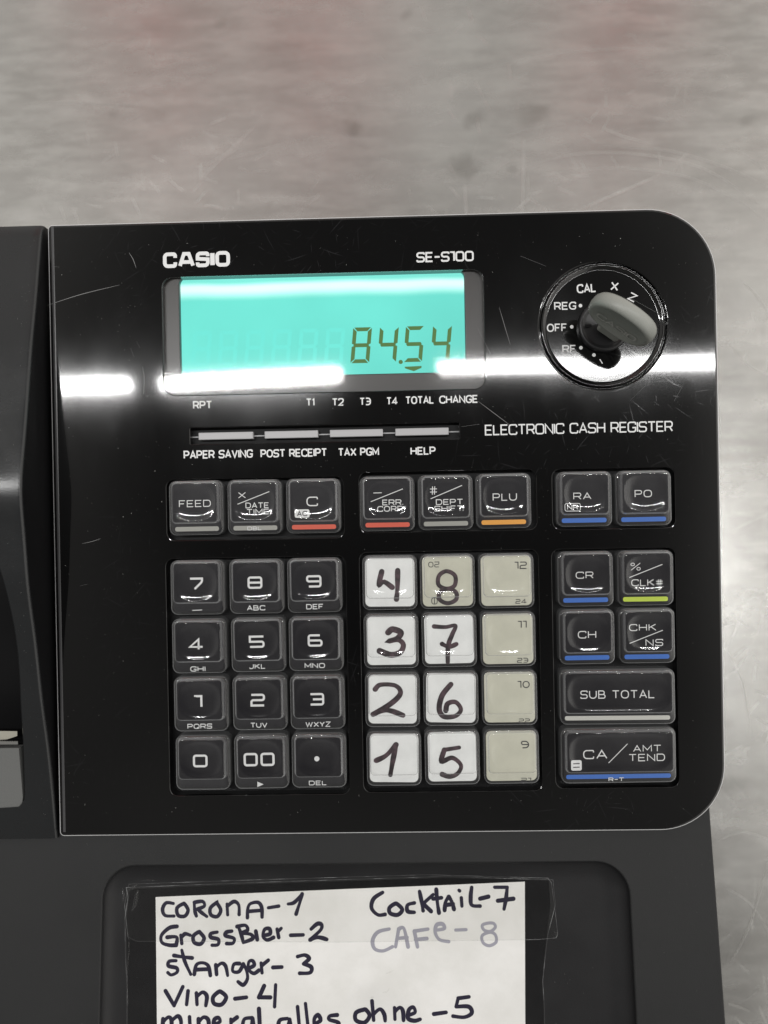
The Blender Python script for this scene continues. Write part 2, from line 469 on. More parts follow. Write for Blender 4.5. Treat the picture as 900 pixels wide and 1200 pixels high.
def mk_steel():
    m, t, b = pmat('brushed_steel', (.60, .585, .56), .36, .5, metal=1)
    co = objco(t)
    big = t.noise(co, 6, 4, .6)
    wipe = t.noise(t.mapping(co, rot=(0, 0, 1.45), scale=(1, 3, 1)), 14, 5, .7)
    streak_sheen = t.noise(t.mapping(co, rot=(0, 0, 1.5), scale=(1, 4.5, 1)), 26, 5, .65)
    fine = t.noise(t.mapping(co, rot=(0, 0, .05), scale=(1, 30, 1)), 120, 3, .6)
    sp = t.node('ShaderNodeVectorMath', operation='LENGTH'); t.l.new(t.mapping(co, loc=(-.125, .015, 0)), sp.inputs[0])
    cmb = t.node('ShaderNodeCombineXYZ'); t.l.new(sp.outputs['Value'], cmb.inputs[0])
    rg = t.noise(cmb.outputs[0], 420, 2, .6)
    rings = t.math('MULTIPLY', t.mapr(rg, .60, .68), t.mapr(t.noise(t.mapping(co, loc=(7, 1, 0)), 9, 3), .50, .66))
    sc = t.math('MULTIPLY', t.math('MAXIMUM', scratches(t, co, 11, .007, (.2, .9, 1.7)), scratches(t, co, 55, .022, (.5, 1.3, 2.7, 4.0))), t.mapr(t.noise(t.mapping(co, loc=(9, 2, 0)), 8, 3), .42, .66, .05, 1.0))
    allsc = t.math('MAXIMUM', sc, t.math('MULTIPLY', rings, .5))
    spots = t.mapr(t.noise(t.mapping(co, loc=(2, 2, 0)), 38, 1), .70, .80)
    wob = t.noise(co, 120, 2)
    for px, py, r_ in ((556, 140, 5), (625, 134, 6.5), (545, 196, 7), (415, 152, 4)):
        cx, cyy = at_counter(px, py)
        ln = t.node('ShaderNodeVectorMath', operation='DISTANCE'); t.l.new(co, ln.inputs[0]); ln.inputs[1].default_value = (cx * S, cyy * S, 0)
        dd = t.math('ADD', ln.outputs['Value'], t.math('MULTIPLY', t.math('SUBTRACT', wob, .5), .012))
        spots = t.math('MAXIMUM', spots, t.mapr(dd, r_ * S * .3, r_ * S * 1.6, .8, 0))
    mott = t.mapr(t.noise(co, 26, 4, .7), .32, .68, .92, 1.0)
    c = t.mixc(t.mapr(big, .3, .7), (.44, .43, .41), (.58, .575, .555))
    c = t.mixc(t.math('MULTIPLY', t.mapr(streak_sheen, .38, .66), .6), c, (.63, .625, .60))  # pale vertical streaks in the colour imitate soft reflections
    c = t.mixc(1.0, c, mott, 'MULTIPLY')
    c = t.mixc(t.math('MULTIPLY', spots, .5), c, (.25, .24, .22))
    c = t.mixc(t.math('MULTIPLY', allsc, .28), c, (.80, .80, .78))
    t.l.new(c, b.inputs['Base Color'])
    r = t.math('ADD', t.mapr(wipe, .3, .7, .21, .29), t.math('MULTIPLY', allsc, .12))
    t.l.new(r, b.inputs['Roughness'])
    hh = t.math('ADD', t.math('MULTIPLY', fine, .30), t.math('ADD', t.math('MULTIPLY', wipe, .10), t.math('MULTIPLY', allsc, -.5)))
    bump(t, b, hh, .30, .00035)
    b.inputs['Anisotropic'].default_value = .7
    tg = t.node('ShaderNodeTangent'); tg.direction_type = 'RADIAL'; tg.axis = 'Z'
    cv = t.node('ShaderNodeCombineXYZ'); cv.inputs[1].default_value = 1.0
    t.l.new(cv.outputs[0], b.inputs['Tangent'])
    return m
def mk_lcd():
    """backlit liquid crystal panel: its emission is brighter in a band near the top"""
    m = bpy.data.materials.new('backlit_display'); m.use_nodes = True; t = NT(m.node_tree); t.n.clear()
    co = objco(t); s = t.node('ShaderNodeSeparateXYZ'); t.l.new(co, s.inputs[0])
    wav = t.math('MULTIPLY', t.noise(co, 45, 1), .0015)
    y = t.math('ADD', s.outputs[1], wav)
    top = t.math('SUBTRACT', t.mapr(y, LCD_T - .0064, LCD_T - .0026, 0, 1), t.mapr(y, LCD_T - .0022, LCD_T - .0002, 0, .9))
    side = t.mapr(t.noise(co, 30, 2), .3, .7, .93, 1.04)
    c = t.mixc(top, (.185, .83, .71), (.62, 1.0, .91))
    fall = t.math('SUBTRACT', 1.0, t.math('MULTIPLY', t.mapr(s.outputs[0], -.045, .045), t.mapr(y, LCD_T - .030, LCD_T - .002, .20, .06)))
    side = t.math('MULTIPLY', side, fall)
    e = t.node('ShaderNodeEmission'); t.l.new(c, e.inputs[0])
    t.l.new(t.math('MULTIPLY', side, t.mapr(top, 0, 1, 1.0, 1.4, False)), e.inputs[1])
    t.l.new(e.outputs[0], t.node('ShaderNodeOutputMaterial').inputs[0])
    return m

M = {}
M['gloss'] = mk_gloss(); M['matte'] = mk_matte(); M['floor'] = mk_floor()
M['cover'], t_, b_ = pmat('satin_dark_plastic', (.012, .013, .014), .30, .5)
t_.l.new(t_.mapr(t_.noise(t_.mapping(objco(t_), scale=(1, 1, 1)), 60, 4, .6), .3, .7, .22, .31), b_.inputs['Roughness'])
bump(t_, b_, t_.noise(objco(t_), 1900, 2, .6), .22, .0001)
M['cap'] = mk_clear('clear_key_plastic', 1.35, .95, .0025, rough=.07, deep=True)
M['window'] = mk_clear('display_cover', 1.0, .1, .001, rough=.05)
M['tape'] = mk_clear('clear_tape', .6, .1, .001, (.985, .985, .98), .10, .0004)
M['tape2'] = mk_clear('clear_tape_over_plastic', .9, .1, .005, (.62, .62, .62), .10, .0006)
M['black'] = pmat('black_plastic', (.008, .008, .009), .4)[0]
M['insert'] = pmat('black_key_insert', (.010, .0095, .012), .4, .2)[0]
M['well'] = pmat('well_black', (.003, .003, .0035), .5, .2)[0]
M['white'] = mk_white('white_key_paper', (.80, .82, .81)); M['beige'] = mk_white('beige_key_insert', (.56, .56, .46))
M['print'] = pmat('white_print', (.72, .73, .73), .45)[0]
M['dprint'] = pmat('dark_print', (.03, .03, .035), .5)[0]
M['ink'], t_, b_ = pmat('black_marker', (.035, .018, .022), .5)
t_.l.new(t_.mixc(t_.mapr(t_.noise(objco(t_), 420, 3, .6), .38, .66), (.016, .009, .012), (.075, .042, .052)), b_.inputs['Base Color'])
M['inkb'] = pmat('blue_black_pen', (.006, .003, .024), .5)[0]
M['inkf'] = pmat('faded_pen', (.34, .34, .40), .6)[0]
M['red'] = pmat('red_strip', (.66, .09, .045), .45)[0]
M['orange'] = pmat('orange_strip', (.80, .36, .05), .45)[0]
M['blue'] = pmat('blue_strip', (.03, .14, .52), .45)[0]
M['lime'] = pmat('lime_strip', (.52, .66, .06), .45)[0]
M['grey'] = pmat('grey_strip', (.33, .33, .30), .45)[0]
M['pale'] = pmat('pale_strip', (.55, .55, .51), .45)[0]
M['tab'] = pmat('grey_tab', (.40, .40, .41), .4)[0]
M['bezel'] = pmat('grey_bezel', (.045, .042, .04), .30, .4)[0]
M['knob'], t_, b_ = pmat('grey_key_plastic', (.29, .30, .275), .42)
bump(t_, b_, t_.noise(objco(t_), 1500, 2), .2, .0001)
M['steel'] = mk_steel()
M['metal'] = pmat('cutter_metal', (.7, .7, .68), .25, metal=1)[0]
M['silver'], t_, b_ = pmat('silver_grained_plate', (.13, .133, .13), .5)
bump(t_, b_, t_.noise(objco(t_), 1800, 2), .4, .00015)
M['receipt'] = pmat('receipt_paper', (.34, .33, .28), .7)[0]
M['seg'] = pmat('lcd_segment', (.10, .20, .055), .5)[0]
def emat(name, c, s):
    m = bpy.data.materials.new(name); m.use_nodes = True; t = NT(m.node_tree); t.n.clear()
    e = t.node('ShaderNodeEmission'); e.inputs[0].default_value = (*c, 1); e.inputs[1].default_value = s
    t.l.new(e.outputs[0], t.node('ShaderNodeOutputMaterial').inputs[0]); return m
M['seg'] = emat('lcd_segment', (.105, .20, .07), 1.0)     # the backlight seen through a darkened crystal
M['ghost'] = emat('lcd_segment_off', (.18, .83, .72), .98)
M['scratch'] = pmat('scratch', (.17, .17, .17), .5)[0]
M['dust'] = pmat('dust', (.42, .42, .40), .8)[0]
M['tapeedge'] = mk_clear('tape_cut_edge', 2.0, .5, .10, rough=.2)
M['key_metal'] = pmat('nickel', (.55, .55, .53), .3, metal=1)[0]

# ================================================================== THE SETTING
def counter():
    n = 1
    v, f = plate(rr(-1000, -700, 1000, 900, 20), [], 0, -40, 4)
    o = place('countertop', mesh('countertop', v, f, M['steel']))
    o['kind'] = 'structure'
    sm = pmat('steel_scratch_glint', (.64, .63, .61), .42, metal=1)[0]
    def arc(P, wd, k):
        Q = smooth_path([at_counter(*p) for p in P], n=10)
        c_ = place('scratch', mesh('scratch', *ribbon(Q, wd, .06 + .01 * k, wf=lambda t: .15 + math.sin(math.pi * min(max(t, .02), .98))), sm), o)
    k = 0
    for P, wd in (([(610, 196), (680, 180), (760, 182), (830, 200), (890, 240)], .7), ([(640, 205), (720, 197), (800, 206), (860, 232), (900, 262)], .5), ([(700, 172), (780, 176), (850, 196), (905, 222)], .6),
                  ([(705, 149), (725, 158), (760, 168)], .9), ([(850, 170), (880, 186), (905, 205)], .5), ([(30, 122), (90, 120), (160, 124)], .7), ([(0, 150), (60, 128)], .4), ([(560, 165), (552, 190)], .4),  # row starts with a small highlight drawn as a steel ribbon
                  ([(300, 10), (312, 20)], 1.0), ([(870, 330), (890, 350), (905, 380)], .5), ([(852, 400), (880, 430), (905, 440)], .4), ([(860, 620), (905, 600)], .4), ([(855, 700), (880, 690), (905, 700)], .5), ([(850, 760), (870, 800), (880, 860)], .4),
                  ([(840, 985), (870, 975), (905, 985)], .5), ([(850, 1040), (880, 1060), (905, 1100)], .4), ([(855, 1130), (880, 1080), (900, 1010)], .4), ([(860, 1180), (905, 1150)], .4), ([(390, 150), (430, 175)], .3), ([(480, 100), (560, 92)], .3)):
        arc(P, wd * .55, k); k += 1
counter()

# ================================================================== THE REGISTER
reg = thing('cash_register', 'glossy black electronic cash register with lit turquoise display, standing on steel counter', 'cash register')
PW, PH = 192.0, 177.53
PX0, PX1, PY0, PY1 = -PW / 2, PW / 2, -PH / 2, PH / 2

def rect_from(x0, y0, x1, y1, w=0.0):
    a = at(x0, y0, w); b = at(x1, y0, w); c = at(x1, y1, w); d = at(x0, y1, w)
    return ((a[0] + d[0]) / 2, (c[1] + d[1]) / 2, (b[0] + c[0]) / 2, (a[1] + b[1]) / 2)

WELLS = [rect_from(195.5, 560.5, 402.5, 631.5), rect_from(421.5, 552, 628.5, 622), rect_from(648, 549, 791, 619),
         rect_from(197, 653.5, 407, 931.5), rect_from(424, 646, 633, 927.5), rect_from(649.5, 643, 793.5, 923)]
SLOT = rect_from(222.8, 498.5, 538.3, 517.5)
WIN = rect_from(191, 320, 567.5, 459.5)
DC = at(706.6, 381.5); DR = 18.3
ring = circ(DC[0], DC[1], DR)
holes = [rr(*r, 2.2) for r in WELLS] + [rr(*SLOT, .3), rr(*WIN, 3.2), ring]
panel = part('face_plate', plate(rr(PX0, PY0, PX1, PY1, (1.2, 18.5, 19.5, 1.2), 16), holes, 0, -3.4, .75, 5, hole_bev=.28), M['gloss'], reg)
# acrylic cut edge round the plate, coloured pale for the light it catches
eo = rr(PX0, PY0, PX1, PY1, (1.2, 18.5, 19.5, 1.2), 16)
sub('cut_edge', loft([lv(eo(.30), -1.3), lv(eo(-.12), -1.3), lv(eo(-.20), -.85), lv(eo(-.10), -.40), lv(eo(.16), -.26)], False, False), pmat('acrylic_edge', (.55, .55, .555), .25)[0], panel)
# bright acrylic lip along the left edge
cs = [(PX0 - .25, -1.6), (PX0 + .9, -.02), (PX0 + 1.5, .10), (PX0 + 1.75, .02), (PX0 + 1.75, -.3), (PX0 + .3, -1.6)]
sub('edge_strip', join(([(u, v, w) for v in (PY0 + 1.2, PY1 - .5) for u, w in cs], [(i, (i + 1) % 6, 6 + (i + 1) % 6, 6 + i) for i in range(6)] + [tuple(range(6))[::-1], tuple(range(6, 12))])),
    pmat('clear_edge', (.06, .06, .062), .25)[0], panel)
# floors of the wells
for r in WELLS:
    q = (r[0] - .3, r[1] - .3, r[2] + .3, r[3] + .3)
    part('key_well', box(q[0], q[1], -4.2, q[2], q[3], -3.45), M['well'], reg)
# case under the plate
def wall_tube(fn, z1, z0): return loft([lv(fn(0), z0), lv(fn(0), z1)], False, False)
part('upper_case', loft([lv(rr(PX0 + .5, PY0 + .5, PX1 - .5, PY1 - .5, (1, 18, 19, 1), 16)(0), z) for z in (-60, -5.0)], True, True), M['black'], reg)
vb, fb = loft([lv(rr(-185, -220, PX1 - 2, PY1 - 4, 6)(0), z) for z in (0, 1, 84, 86)], True, True)
drawer = part('drawer_case', (vb, fb), M['matte'], reg, M=Matrix.Identity(4))
sub('drawer_front', box(-180, -224.5, 8, PX1 - 8, -221, 78, 1.2), M['matte'], drawer)
sub('drawer_lock', loft([[(-40 + 7 * math.cos(a) , -y_, 45 + 7 * math.sin(a)) for a in [2 * math.pi * k / 24 for k in range(24)]] for y_ in (224.6, 227)], True, True), M['metal'], drawer)

# ---- display
z_b = -1.6
bz = rr(*WIN, 3.2)
LC = rect_from(212.5, 322.5, 544.5, 440.5, -3.2)
LCD_T = LC[3] * S
lc = rr(*LC, 2.0)
bezel = part('display_bezel', plate(rr(WIN[0] - .4, WIN[1] - .4, WIN[2] + .4, WIN[3] + .4, 3.4), [lc], z_b, -3.15, .3, 3), M['bezel'], reg)
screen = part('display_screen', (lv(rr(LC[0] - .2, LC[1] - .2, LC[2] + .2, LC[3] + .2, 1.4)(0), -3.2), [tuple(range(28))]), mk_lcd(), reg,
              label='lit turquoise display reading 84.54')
window = part('display_window', plate(rr(WIN[0] + .02, WIN[1] + .02, WIN[2] - .02, WIN[3] - .02, 3.18), [], -.03, -.6, .05, 2), M['window'], reg)
def seg_digit(cx, cyb, h, on, z=-3.12, w=5.5, th=1.12, sl=.10):
    """seven segment figure with its foot centre at cx, cyb"""
    g = .13; vf = []
    def tr(x, y): return (cx + x + sl * y, cyb + y)
    def seg(kind):
        m = h / 2
        if kind in 'adg':
            y = {'a': h - th / 2, 'g': m, 'd': th / 2}[kind]; x0, x1 = -w / 2 + g + th * .15, w / 2 - g - th * .15; t2 = th / 2
            if kind == 'a': P = [(x0, y + t2), (x1, y + t2), (x1 - th * .9, y - t2), (x0 + th * .9, y - t2)]
            elif kind == 'd': P = [(x0 + th * .9, y + t2), (x1 - th * .9, y + t2), (x1, y - t2), (x0, y - t2)]
            else: P = [(x0 + .15, y), (x0 + .55, y + t2), (x1 - .55, y + t2), (x1 - .15, y), (x1 - .55, y - t2), (x0 + .55, y - t2)]
        else:
            x = (w / 2 - th / 2) * (1 if kind in 'bc' else -1); t2 = th / 2
            y0, y1 = (m + g, h - g) if kind in 'bf' else (g, m - g)
            o = 1 if kind in 'bc' else -1                     # outer side
            if kind in 'bf': P = [(x + o * t2, y1 - .05), (x + o * t2, y0 + .35), (x - o * t2 * .2, y0), (x - o * t2, y0 + .45), (x - o * t2, y1 - th * .95)]
            else: P = [(x + o * t2, y0 + .05), (x + o * t2, y1 - .35), (x - o * t2 * .2, y1), (x - o * t2, y1 - .45), (x - o * t2, y0 + th * .95)]
        vf.append(([(*tr(*p), z) for p in P], [tuple(range(len(P)))]))
    for k in on: seg(k)
    return join(*vf)
DIG = {'8': 'abcdefg', '4': 'bcfg', '5': 'acdfg'}
for ch, px in (('8', 424.2), ('4', 455.6), ('5', 486.0), ('4', 517.8)):
    py = 425.5 - (px - 424) * .022
    c = at(px - 2.6, py, -3.12)
    sub('lcd_digit', seg_digit(c[0], c[1], 10.4, DIG[ch]), M['seg'], screen)
for k in range(1, 7):                                       # unlit figures, just visible
    px = 424.2 - 31.2 * k; c = at(px - 2.6, 425.5 + 31.2 * k * .022, -3.15)
    sub('lcd_digit_unlit', seg_digit(c[0], c[1], 10.4, 'abcdefg', z=-3.16), M['ghost'], screen)
c = at(469.6, 424.2, -3.12)
sub('lcd_point', (lv(circ(c[0], c[1], .62, 16)(0), -3.12), [tuple(range(16))]), M['seg'], screen)
c0, c1, c2, c3, c4 = (at(*p, -3.12) for p in ((474, 429.8), (494, 428.8), (494, 431), (485, 435), (475, 431.8)))
sub('lcd_pointer', ([(*p, -3.12) for p in (c0, c1, c2, c3, c4)], [tuple(range(5))]), M['seg'], screen)

# ---- printing on the face plate
ZP = .02
def printed(name, vf, label=None, mat='print'): return sub(name, vf, M[mat], panel, label=label)
# bold maker's name
BG = {'C': "GB GG 0G 00 G0 G5", 'A': "00 5G! BG! G0|35 D5", 'S': "GC GG 0G 09! G8! G0 00 04", 'I': "8G 80", 'O': "c00 0G GG G0"}
def brand():
    x0, x1, y0, y1 = 190.5, 270, 295.3, 313
    k = K0; h = (y1 - y0) / k - .9; vf = []
    cx, cy_ = at((x0 + x1) / 2, (y0 + y1) / 2)
    tot = (x1 - x0) / k; widths = {'C': 3.7, 'A': 4.6, 'S': 3.6, 'I': 0, 'O': 3.9}
    need = sum(widths.values()) + 5 * 1.3 + 4 * .35; f = tot / need
    x = cx - tot / 2 + .65 * f
    for n_, chh in enumerate('CASIO'):
        save = G.get(chh)
        G[chh] = (1 if chh != 'I' else 0, BG[chh])
        for i, (P, cl) in enumerate(glyph(chh, widths[chh] * f, h, .9 if chh != 'A' else 2.2, x, cy_ - h / 2)):
            vf.append(ribbon(P, 1.05 if not (chh == 'I') else 1.3, ZP + .002 * (n_ * 3 + i), cl))
        G[chh] = save
        x += (widths[chh] + 1.3 + .35) * f
    return join(*vf)
printed('brand_lettering', brand(), 'bold white brand name')
printed('model_lettering', tbox('SE-S100', 488, 555, 294.8, 306.8, 'tech', 0, z=ZP, gap=.30, sw=.17))
for s, x0, x1, y0, y1 in (('RPT', 226, 248.7, 469.8, 479.2), ('Tt', 358.5, 370, 466.8, 475.8), ('Tz', 389, 403, 466.6, 475.6), ('T3', 421.3, 434.7, 466, 475),
                          ('T4', 452.8, 466.3, 465.4, 474.4), ('TOTAL', 475, 508.6, 464.2, 473.4), ('CHANGE', 514.7, 560, 463.2, 472.6)):
    printed('indicator_lettering', tbox(s, x0, x1, y0, y1, 'din', 0, z=ZP, sw=.17))
for s, x0, x1, y0, y1 in (('PAPER SAVING', 214.7, 296.6, 527.3, 537.2), ('POST RECEIPT', 305, 383.5, 526, 535.6), ('TAX PGM', 396, 444.3, 524.8, 534.3), ('HELP', 481, 510.5, 523.6, 533)):
    printed('tab_lettering', tbox(s, x0, x1, y0, y1, 'din', 0, z=ZP, sw=.17))
printed('title_lettering', tbox('ELECTRONIC CASH REGISTER', 569, 787, 495.5, 508, 'tech', 0, z=ZP, gap=.25, sw=.125))

# ---- slot with four tabs
sl = part('tab_slot', box(SLOT[0] - .3, SLOT[1] - .3, -3.3, SLOT[2] + .3, SLOT[3] + .3, -2.6), M['well'], reg)
yc = (SLOT[1] + SLOT[3]) / 2
sub('slot_rail', box(SLOT[0], yc - .22, -2.58, SLOT[2], yc + .12, -2.2), M['tab'], sl)
for x0, x1, ym in ((232.6, 296.5, 510.5), (310, 372.6, 509), (386.5, 448.7, 507.2), (463.3, 525.8, 506.2)):
    a = at(x0, ym, -.6); b = at(x1, ym, -.6)
    part('slide_tab', box(a[0], yc - 1.05, -2.4, b[0], yc + 1.05, -.55, .18), M['tab'], reg)

# ---- mode dial
def lathe(prof, cx, cy_, n=64, cap=True):
    loops = [[(cx + r * math.cos(2 * math.pi * k / n), cy_ + r * math.sin(2 * math.pi * k / n), z) for k in range(n)] for r, z in prof]
    return loft(loops, cap, False)
def dishz(y): return -.62 + max(0.0, DC[1] - 9.5 - y) ** 2 / 640
def on_dish(vf): return [(x, y, dishz(y) + .03) for x, y, z in vf[0]], vf[1]
dial = part('mode_dial', lathe([(18.25, -2.5), (18.25, -.75), (17.95, -.9), (17.8, -.9), (17.65, -.5), (17.5, -.1), (17.3, -.02), (17.1, -.04), (16.8, -.14)] + [(r, -.62) for r in (16.5, 16, 15.5, 14.8, 14, 12, 10, 8, 6, 4, 2)], *DC, 96), M['gloss'], reg, smooth=True)
for v_ in dial.data.vertices:
    v_.co.z = min(v_.co.z, 0) if math.hypot(v_.co.x / S - DC[0], v_.co.y / S - DC[1]) > 16.6 else dishz(v_.co.y / S) * S
zd = -.60
for s, x0, x1, y0, y1, ro in (('CAL', 676, 698.5, 332.5, 343, .05), ('X', 715.8, 724.8, 330.5, 340.5, -.15), ('Z', 736.5, 746, 343.5, 353, -.5),
                          ('REG', 649.5, 675, 353.8, 363, 0), ('OFF', 641, 664.5, 379.2, 388.8, 0), ('RF', 659, 675, 404.3, 413.2, 0)):
    sub('dial_lettering', on_dish(tbox(s, x0, x1, y0, y1, 'din', zd + .03, sw=.16, rot=ro)), M['print'], dial)
for px, py in ((680.2, 358.2), (670, 383), (680.7, 407.5), (696, 416)):
    c = at(px, py, zd)
    sub('dial_dot', on_dish((lv(circ(*c, .52, 14)(0), zd + .03), [tuple(range(14))])), M['print'], dial)
sub('dial_mark', on_dish(line(703, 421, 706, 426, .3, zd + .03)), M['print'], dial)
KC = at(707.5, 382.5)
cyl = part('lock_cylinder', lathe([(7.3, -.9), (7.3, .6), (7.0, 1.1), (6.3, 1.2), (6.0, .7), (5.4, .6), (3.0, .55)], *KC, 48), M['black'], reg, smooth=True)
ang = math.radians(-36)
KK = at(710.5, 390.5)
ca, sa = math.cos(ang), math.sin(ang)
def rotk(V, F): return [(KK[0] + x * ca - y * sa, KK[1] + x * sa + y * ca, z) for x, y, z in V], F
sub('lock_mark', box(KC[0] - 5.6, KC[1] - .35, 1.15, KC[0] - 3.8, KC[1] + .35, 1.3), M['well'], cyl)

# ---- matte printer cover on the left
sil = [(51, 264.5), (48.5, 268), (42, 350), (37, 400), (33.5, 450), (30, 500), (26.5, 540), (24.6, 560), (24.3, 575), (25.2, 595), (28, 622), (33, 690), (42, 755), (49, 822), (57, 880), (62.5, 935), (66, 975), (67.5, 982)]
U0 = PX0 - 1.3
prof = []
for x, y in sil:
    px_, py_ = at(x, y); t = (U0 - CAM[0]) / (px_ - CAM[0])
    prof.append((CAM[1] + t * (py_ - CAM[1]), max(CAM[2] * (1 - t), -1.0)))
def smooth_prof(P, L=7.0):
    out = []
    for i in range(121):
        v = P[0][0] + (P[-1][0] - P[0][0]) * i / 120; sw_ = sz = 0
        LL = min(L, abs(v - P[0][0]) + .3, abs(v - P[-1][0]) + .3)
        for k in range(-12, 13):
            q = v + LL * k / 12
            for a, b in zip(P, P[1:]):
                if a[0] >= q >= b[0]:
                    g = math.exp(-2 * (k / 12) ** 2); t_ = (a[0] - q) / (a[0] - b[0]); sw_ += g; sz += g * (a[1] + (b[1] - a[1]) * t_); break
        out.append((v, sz / sw_))
    return out
prof = smooth_prof(prof)
def pw(v):                                        # height of the cover at v
    P = prof
    if v >= P[0][0]: return P[0][1]
    for a, b in zip(P, P[1:]):
        if a[0] >= v >= b[0]:
            k = (a[0] - v) / (a[0] - b[0]); return a[1] + (b[1] - a[1]) * k
    return P[-1][1]
def on_cover(px, py, off=0.0):
    w = 8.0
    for _ in range(25):
        u, v = at(px, py, w); w = .5 * w + .5 * (pw(v) + off)
    return u, v, pw(v) + off
vt, vbt = prof[0][0], prof[-1][0]
ridge_v = max(prof, key=lambda p: p[1])[0]
# opening of the paper bay and the silver plate, in u, v
oa = on_cover(17, 640); ob = on_cover(20.5, 868); oc = on_cover(28.5, 948); od = on_cover(24, 876)
NV = 90
vs = [vt + (vbt - vt) * i / NV for i in range(NV + 1)]
for extra in (oa[1], oc[1]): vs.append(extra)
vs = sorted(set(vs), reverse=True)
def edge_u(v):                                    # right edge of the opening
    k = (oa[1] - v) / (oa[1] - oc[1]); k = min(max(k, 0), 1)
    e = oa[0] + (oc[0] - oa[0]) * k
    d0 = (oa[1] - v)
    if d0 < 42: e -= 9.0 * (1 - math.sqrt(max(1 - ((42 - d0) / 42) ** 2, 0)))
    d1 = v - oc[1]
    if d1 < 4: e -= (4 - math.sqrt(max(16 - (4 - d1) ** 2, 0)))
    return e
def cover():
    V, F = [], []
    UL = -185.0
    rows = []
    for v in vs:
        w = pw(v); inside = oc[1] < v < oa[1]
        e = edge_u(v) if inside else -118.0
        row = [(U0, w - .95), (U0, w - .9), (U0 - .12, w - .5), (U0 - .5, w - .12), (U0 - 1.0, w), (U0 - 3, w), (e + .4, w), (e, w - .35)]
        if inside: row += [(e - .1, w - 16)]
        else: row += [(e - .1, w - .0)]
        row[7] = (e, w - (.35 if inside else 0))
        row += [(UL, w - 16 if inside else w)]
        base = len(V); V += [(u, v, z) for u, z in row]; rows.append(base)
    m = 10
    for a, b in zip(rows, rows[1:]):
        for k in range(m - 1):
            F.append((a + k, b + k, b + k + 1, a + k + 1))
    return V, F
vc, fc = cover()
F0 = []
cov = part('printer_cover', (vc, fc), M['cover'], reg, smooth=False)
me = cov.data
# smooth only where the profile bends gently
me.polygons.foreach_set('use_smooth', [True] * len(me.polygons))
me.update()
bm = bmesh.new(); bm.from_mesh(me); bmesh.ops.recalc_face_normals(bm, faces=bm.faces)
for e in bm.edges:
    if len(e.link_faces) == 2 and e.calc_face_angle(0) > math.radians(38): e.smooth = False
if sum(f.normal.z for f in bm.faces) < 0: bmesh.ops.reverse_faces(bm, faces=bm.faces)
bm.to_mesh(me); bm.free()
ws = [(v, pw(v)) for v in vs]
bay = [v for v in vs if oc[1] < v < oa[1]]
sub('paper_bay', ([(edge_u(v) - .15, v, pw(v) - 2.0) for v in bay] + [(edge_u(v) - .3, v, pw(v) - 12) for v in bay] + [(-184, v, pw(v) - 12) for v in bay],
    [(j * len(bay) + i, (j + 1) * len(bay) + i, (j + 1) * len(bay) + i + 1, j * len(bay) + i + 1) for j in (0, 1) for i in range(len(bay) - 1)]), M['well'], cov)  # near-black lining puts the bay's shade into its colour
sub('cover_side', ([(U0 - .04, v, -6) for v, w in ws] + [(U0 - .04, v, w - .7) for v, w in ws],
    [(i, i + 1, len(ws) + i + 1, len(ws) + i) for i in range(len(ws) - 1)]), M['well'], cov)  # side wall coloured near black to stand in for its shade
# top closing wall
topw = [(U0, vt, -6), (U0 - .0, vt, prof[0][1] - 1), (U0 - 1, vt, prof[0][1]), (-185, vt, prof[0][1]), (-185, vt, -6)]
sub('cover_end', (topw, [tuple(range(5))]), M['matte'], cov)
botw = [(x, vbt, z) for x, z in ((U0, -6), (U0, prof[-1][1] - 1), (U0 - 1, prof[-1][1]), (-185, prof[-1][1]), (-185, -6))]
sub('cover_end', (botw, [tuple(reversed(range(5)))]), M['matte'], cov)
def quad_on_cover(P, off, th=1.0):
    top = [on_cover(x, y, off) for x, y in P]
    bot = [(u, v, w - th) for u, v, w in top]
    n = len(P); F = [tuple(reversed(range(n))), tuple(range(n, 2 * n))] + [(i, (i + 1) % n, n + (i + 1) % n, n + i) for i in range(n)]
    return top + bot, F
P = [(-60, 877.5), (22.2, 877.2)] + [(24 + 4 * k / 6, 900 + 38 * k / 6) for k in range(7)]
P = [(-60, 877.5), (21.8, 876.6), (24.2, 905), (26.6, 934), (26, 940), (23.5, 944.5), (19.5, 947.3), (14, 948.6), (-60, 949)]
part('silver_plate', quad_on_cover(P, -.25, 3), M['silver'], reg)
P = [(-60, 856), (20, 857), (20, 862.5), (8, 866.5), (-10, 867.5), (-60, 867)]
part('receipt_paper', quad_on_cover(P, -1.2, .2), M['receipt'], reg)
P = []
for k in range(0, 41):
    x = -20 + 1.02 * k; P.append((x, 868.2 + (1.0 if k % 2 else 0)))
P += [(21, 872.4), (-20, 872.6)]
part('paper_cutter', quad_on_cover(P, -.5, .6), M['metal'], reg)

# ---- front deck with the document recess
def dk(vf): return [(x, y, z + deck_w(y)) for x, y, z in vf[0]], vf[1]
e0 = atdeck(832, 948); e1 = atdeck(850.8, 1200)
sl_r = (e1[0] - e0[0]) / (e1[1] - e0[1])
def deck_outer(d=0.0):
    v0, v1 = -208.0, PY0 + 14
    def ur(v): return e0[0] + (v - e0[1]) * sl_r
    return [(-185 + d, v0 + d), (ur(v0) - d, v0 + d), (ur(v1) - d, v1 - d), (-185 + d, v1 - d)]
ra = atdeck(120.5, 1015.5); rb = atdeck(741, 1013); rl = atdeck(115, 1200); rx = atdeck(747, 1200)
REC = ((atdeck(121, 1060)[0] + rl[0]) / 2, -172.0, (atdeck(738, 1060)[0] + rx[0]) / 2, ra[1])
rec = rr(*REC, 9.5, 10)
deck = part('front_deck', dk(plate(deck_outer, [rec], 0, -8, .5, 4, hole_bev=.5)), M['matte'], reg)
loops = []
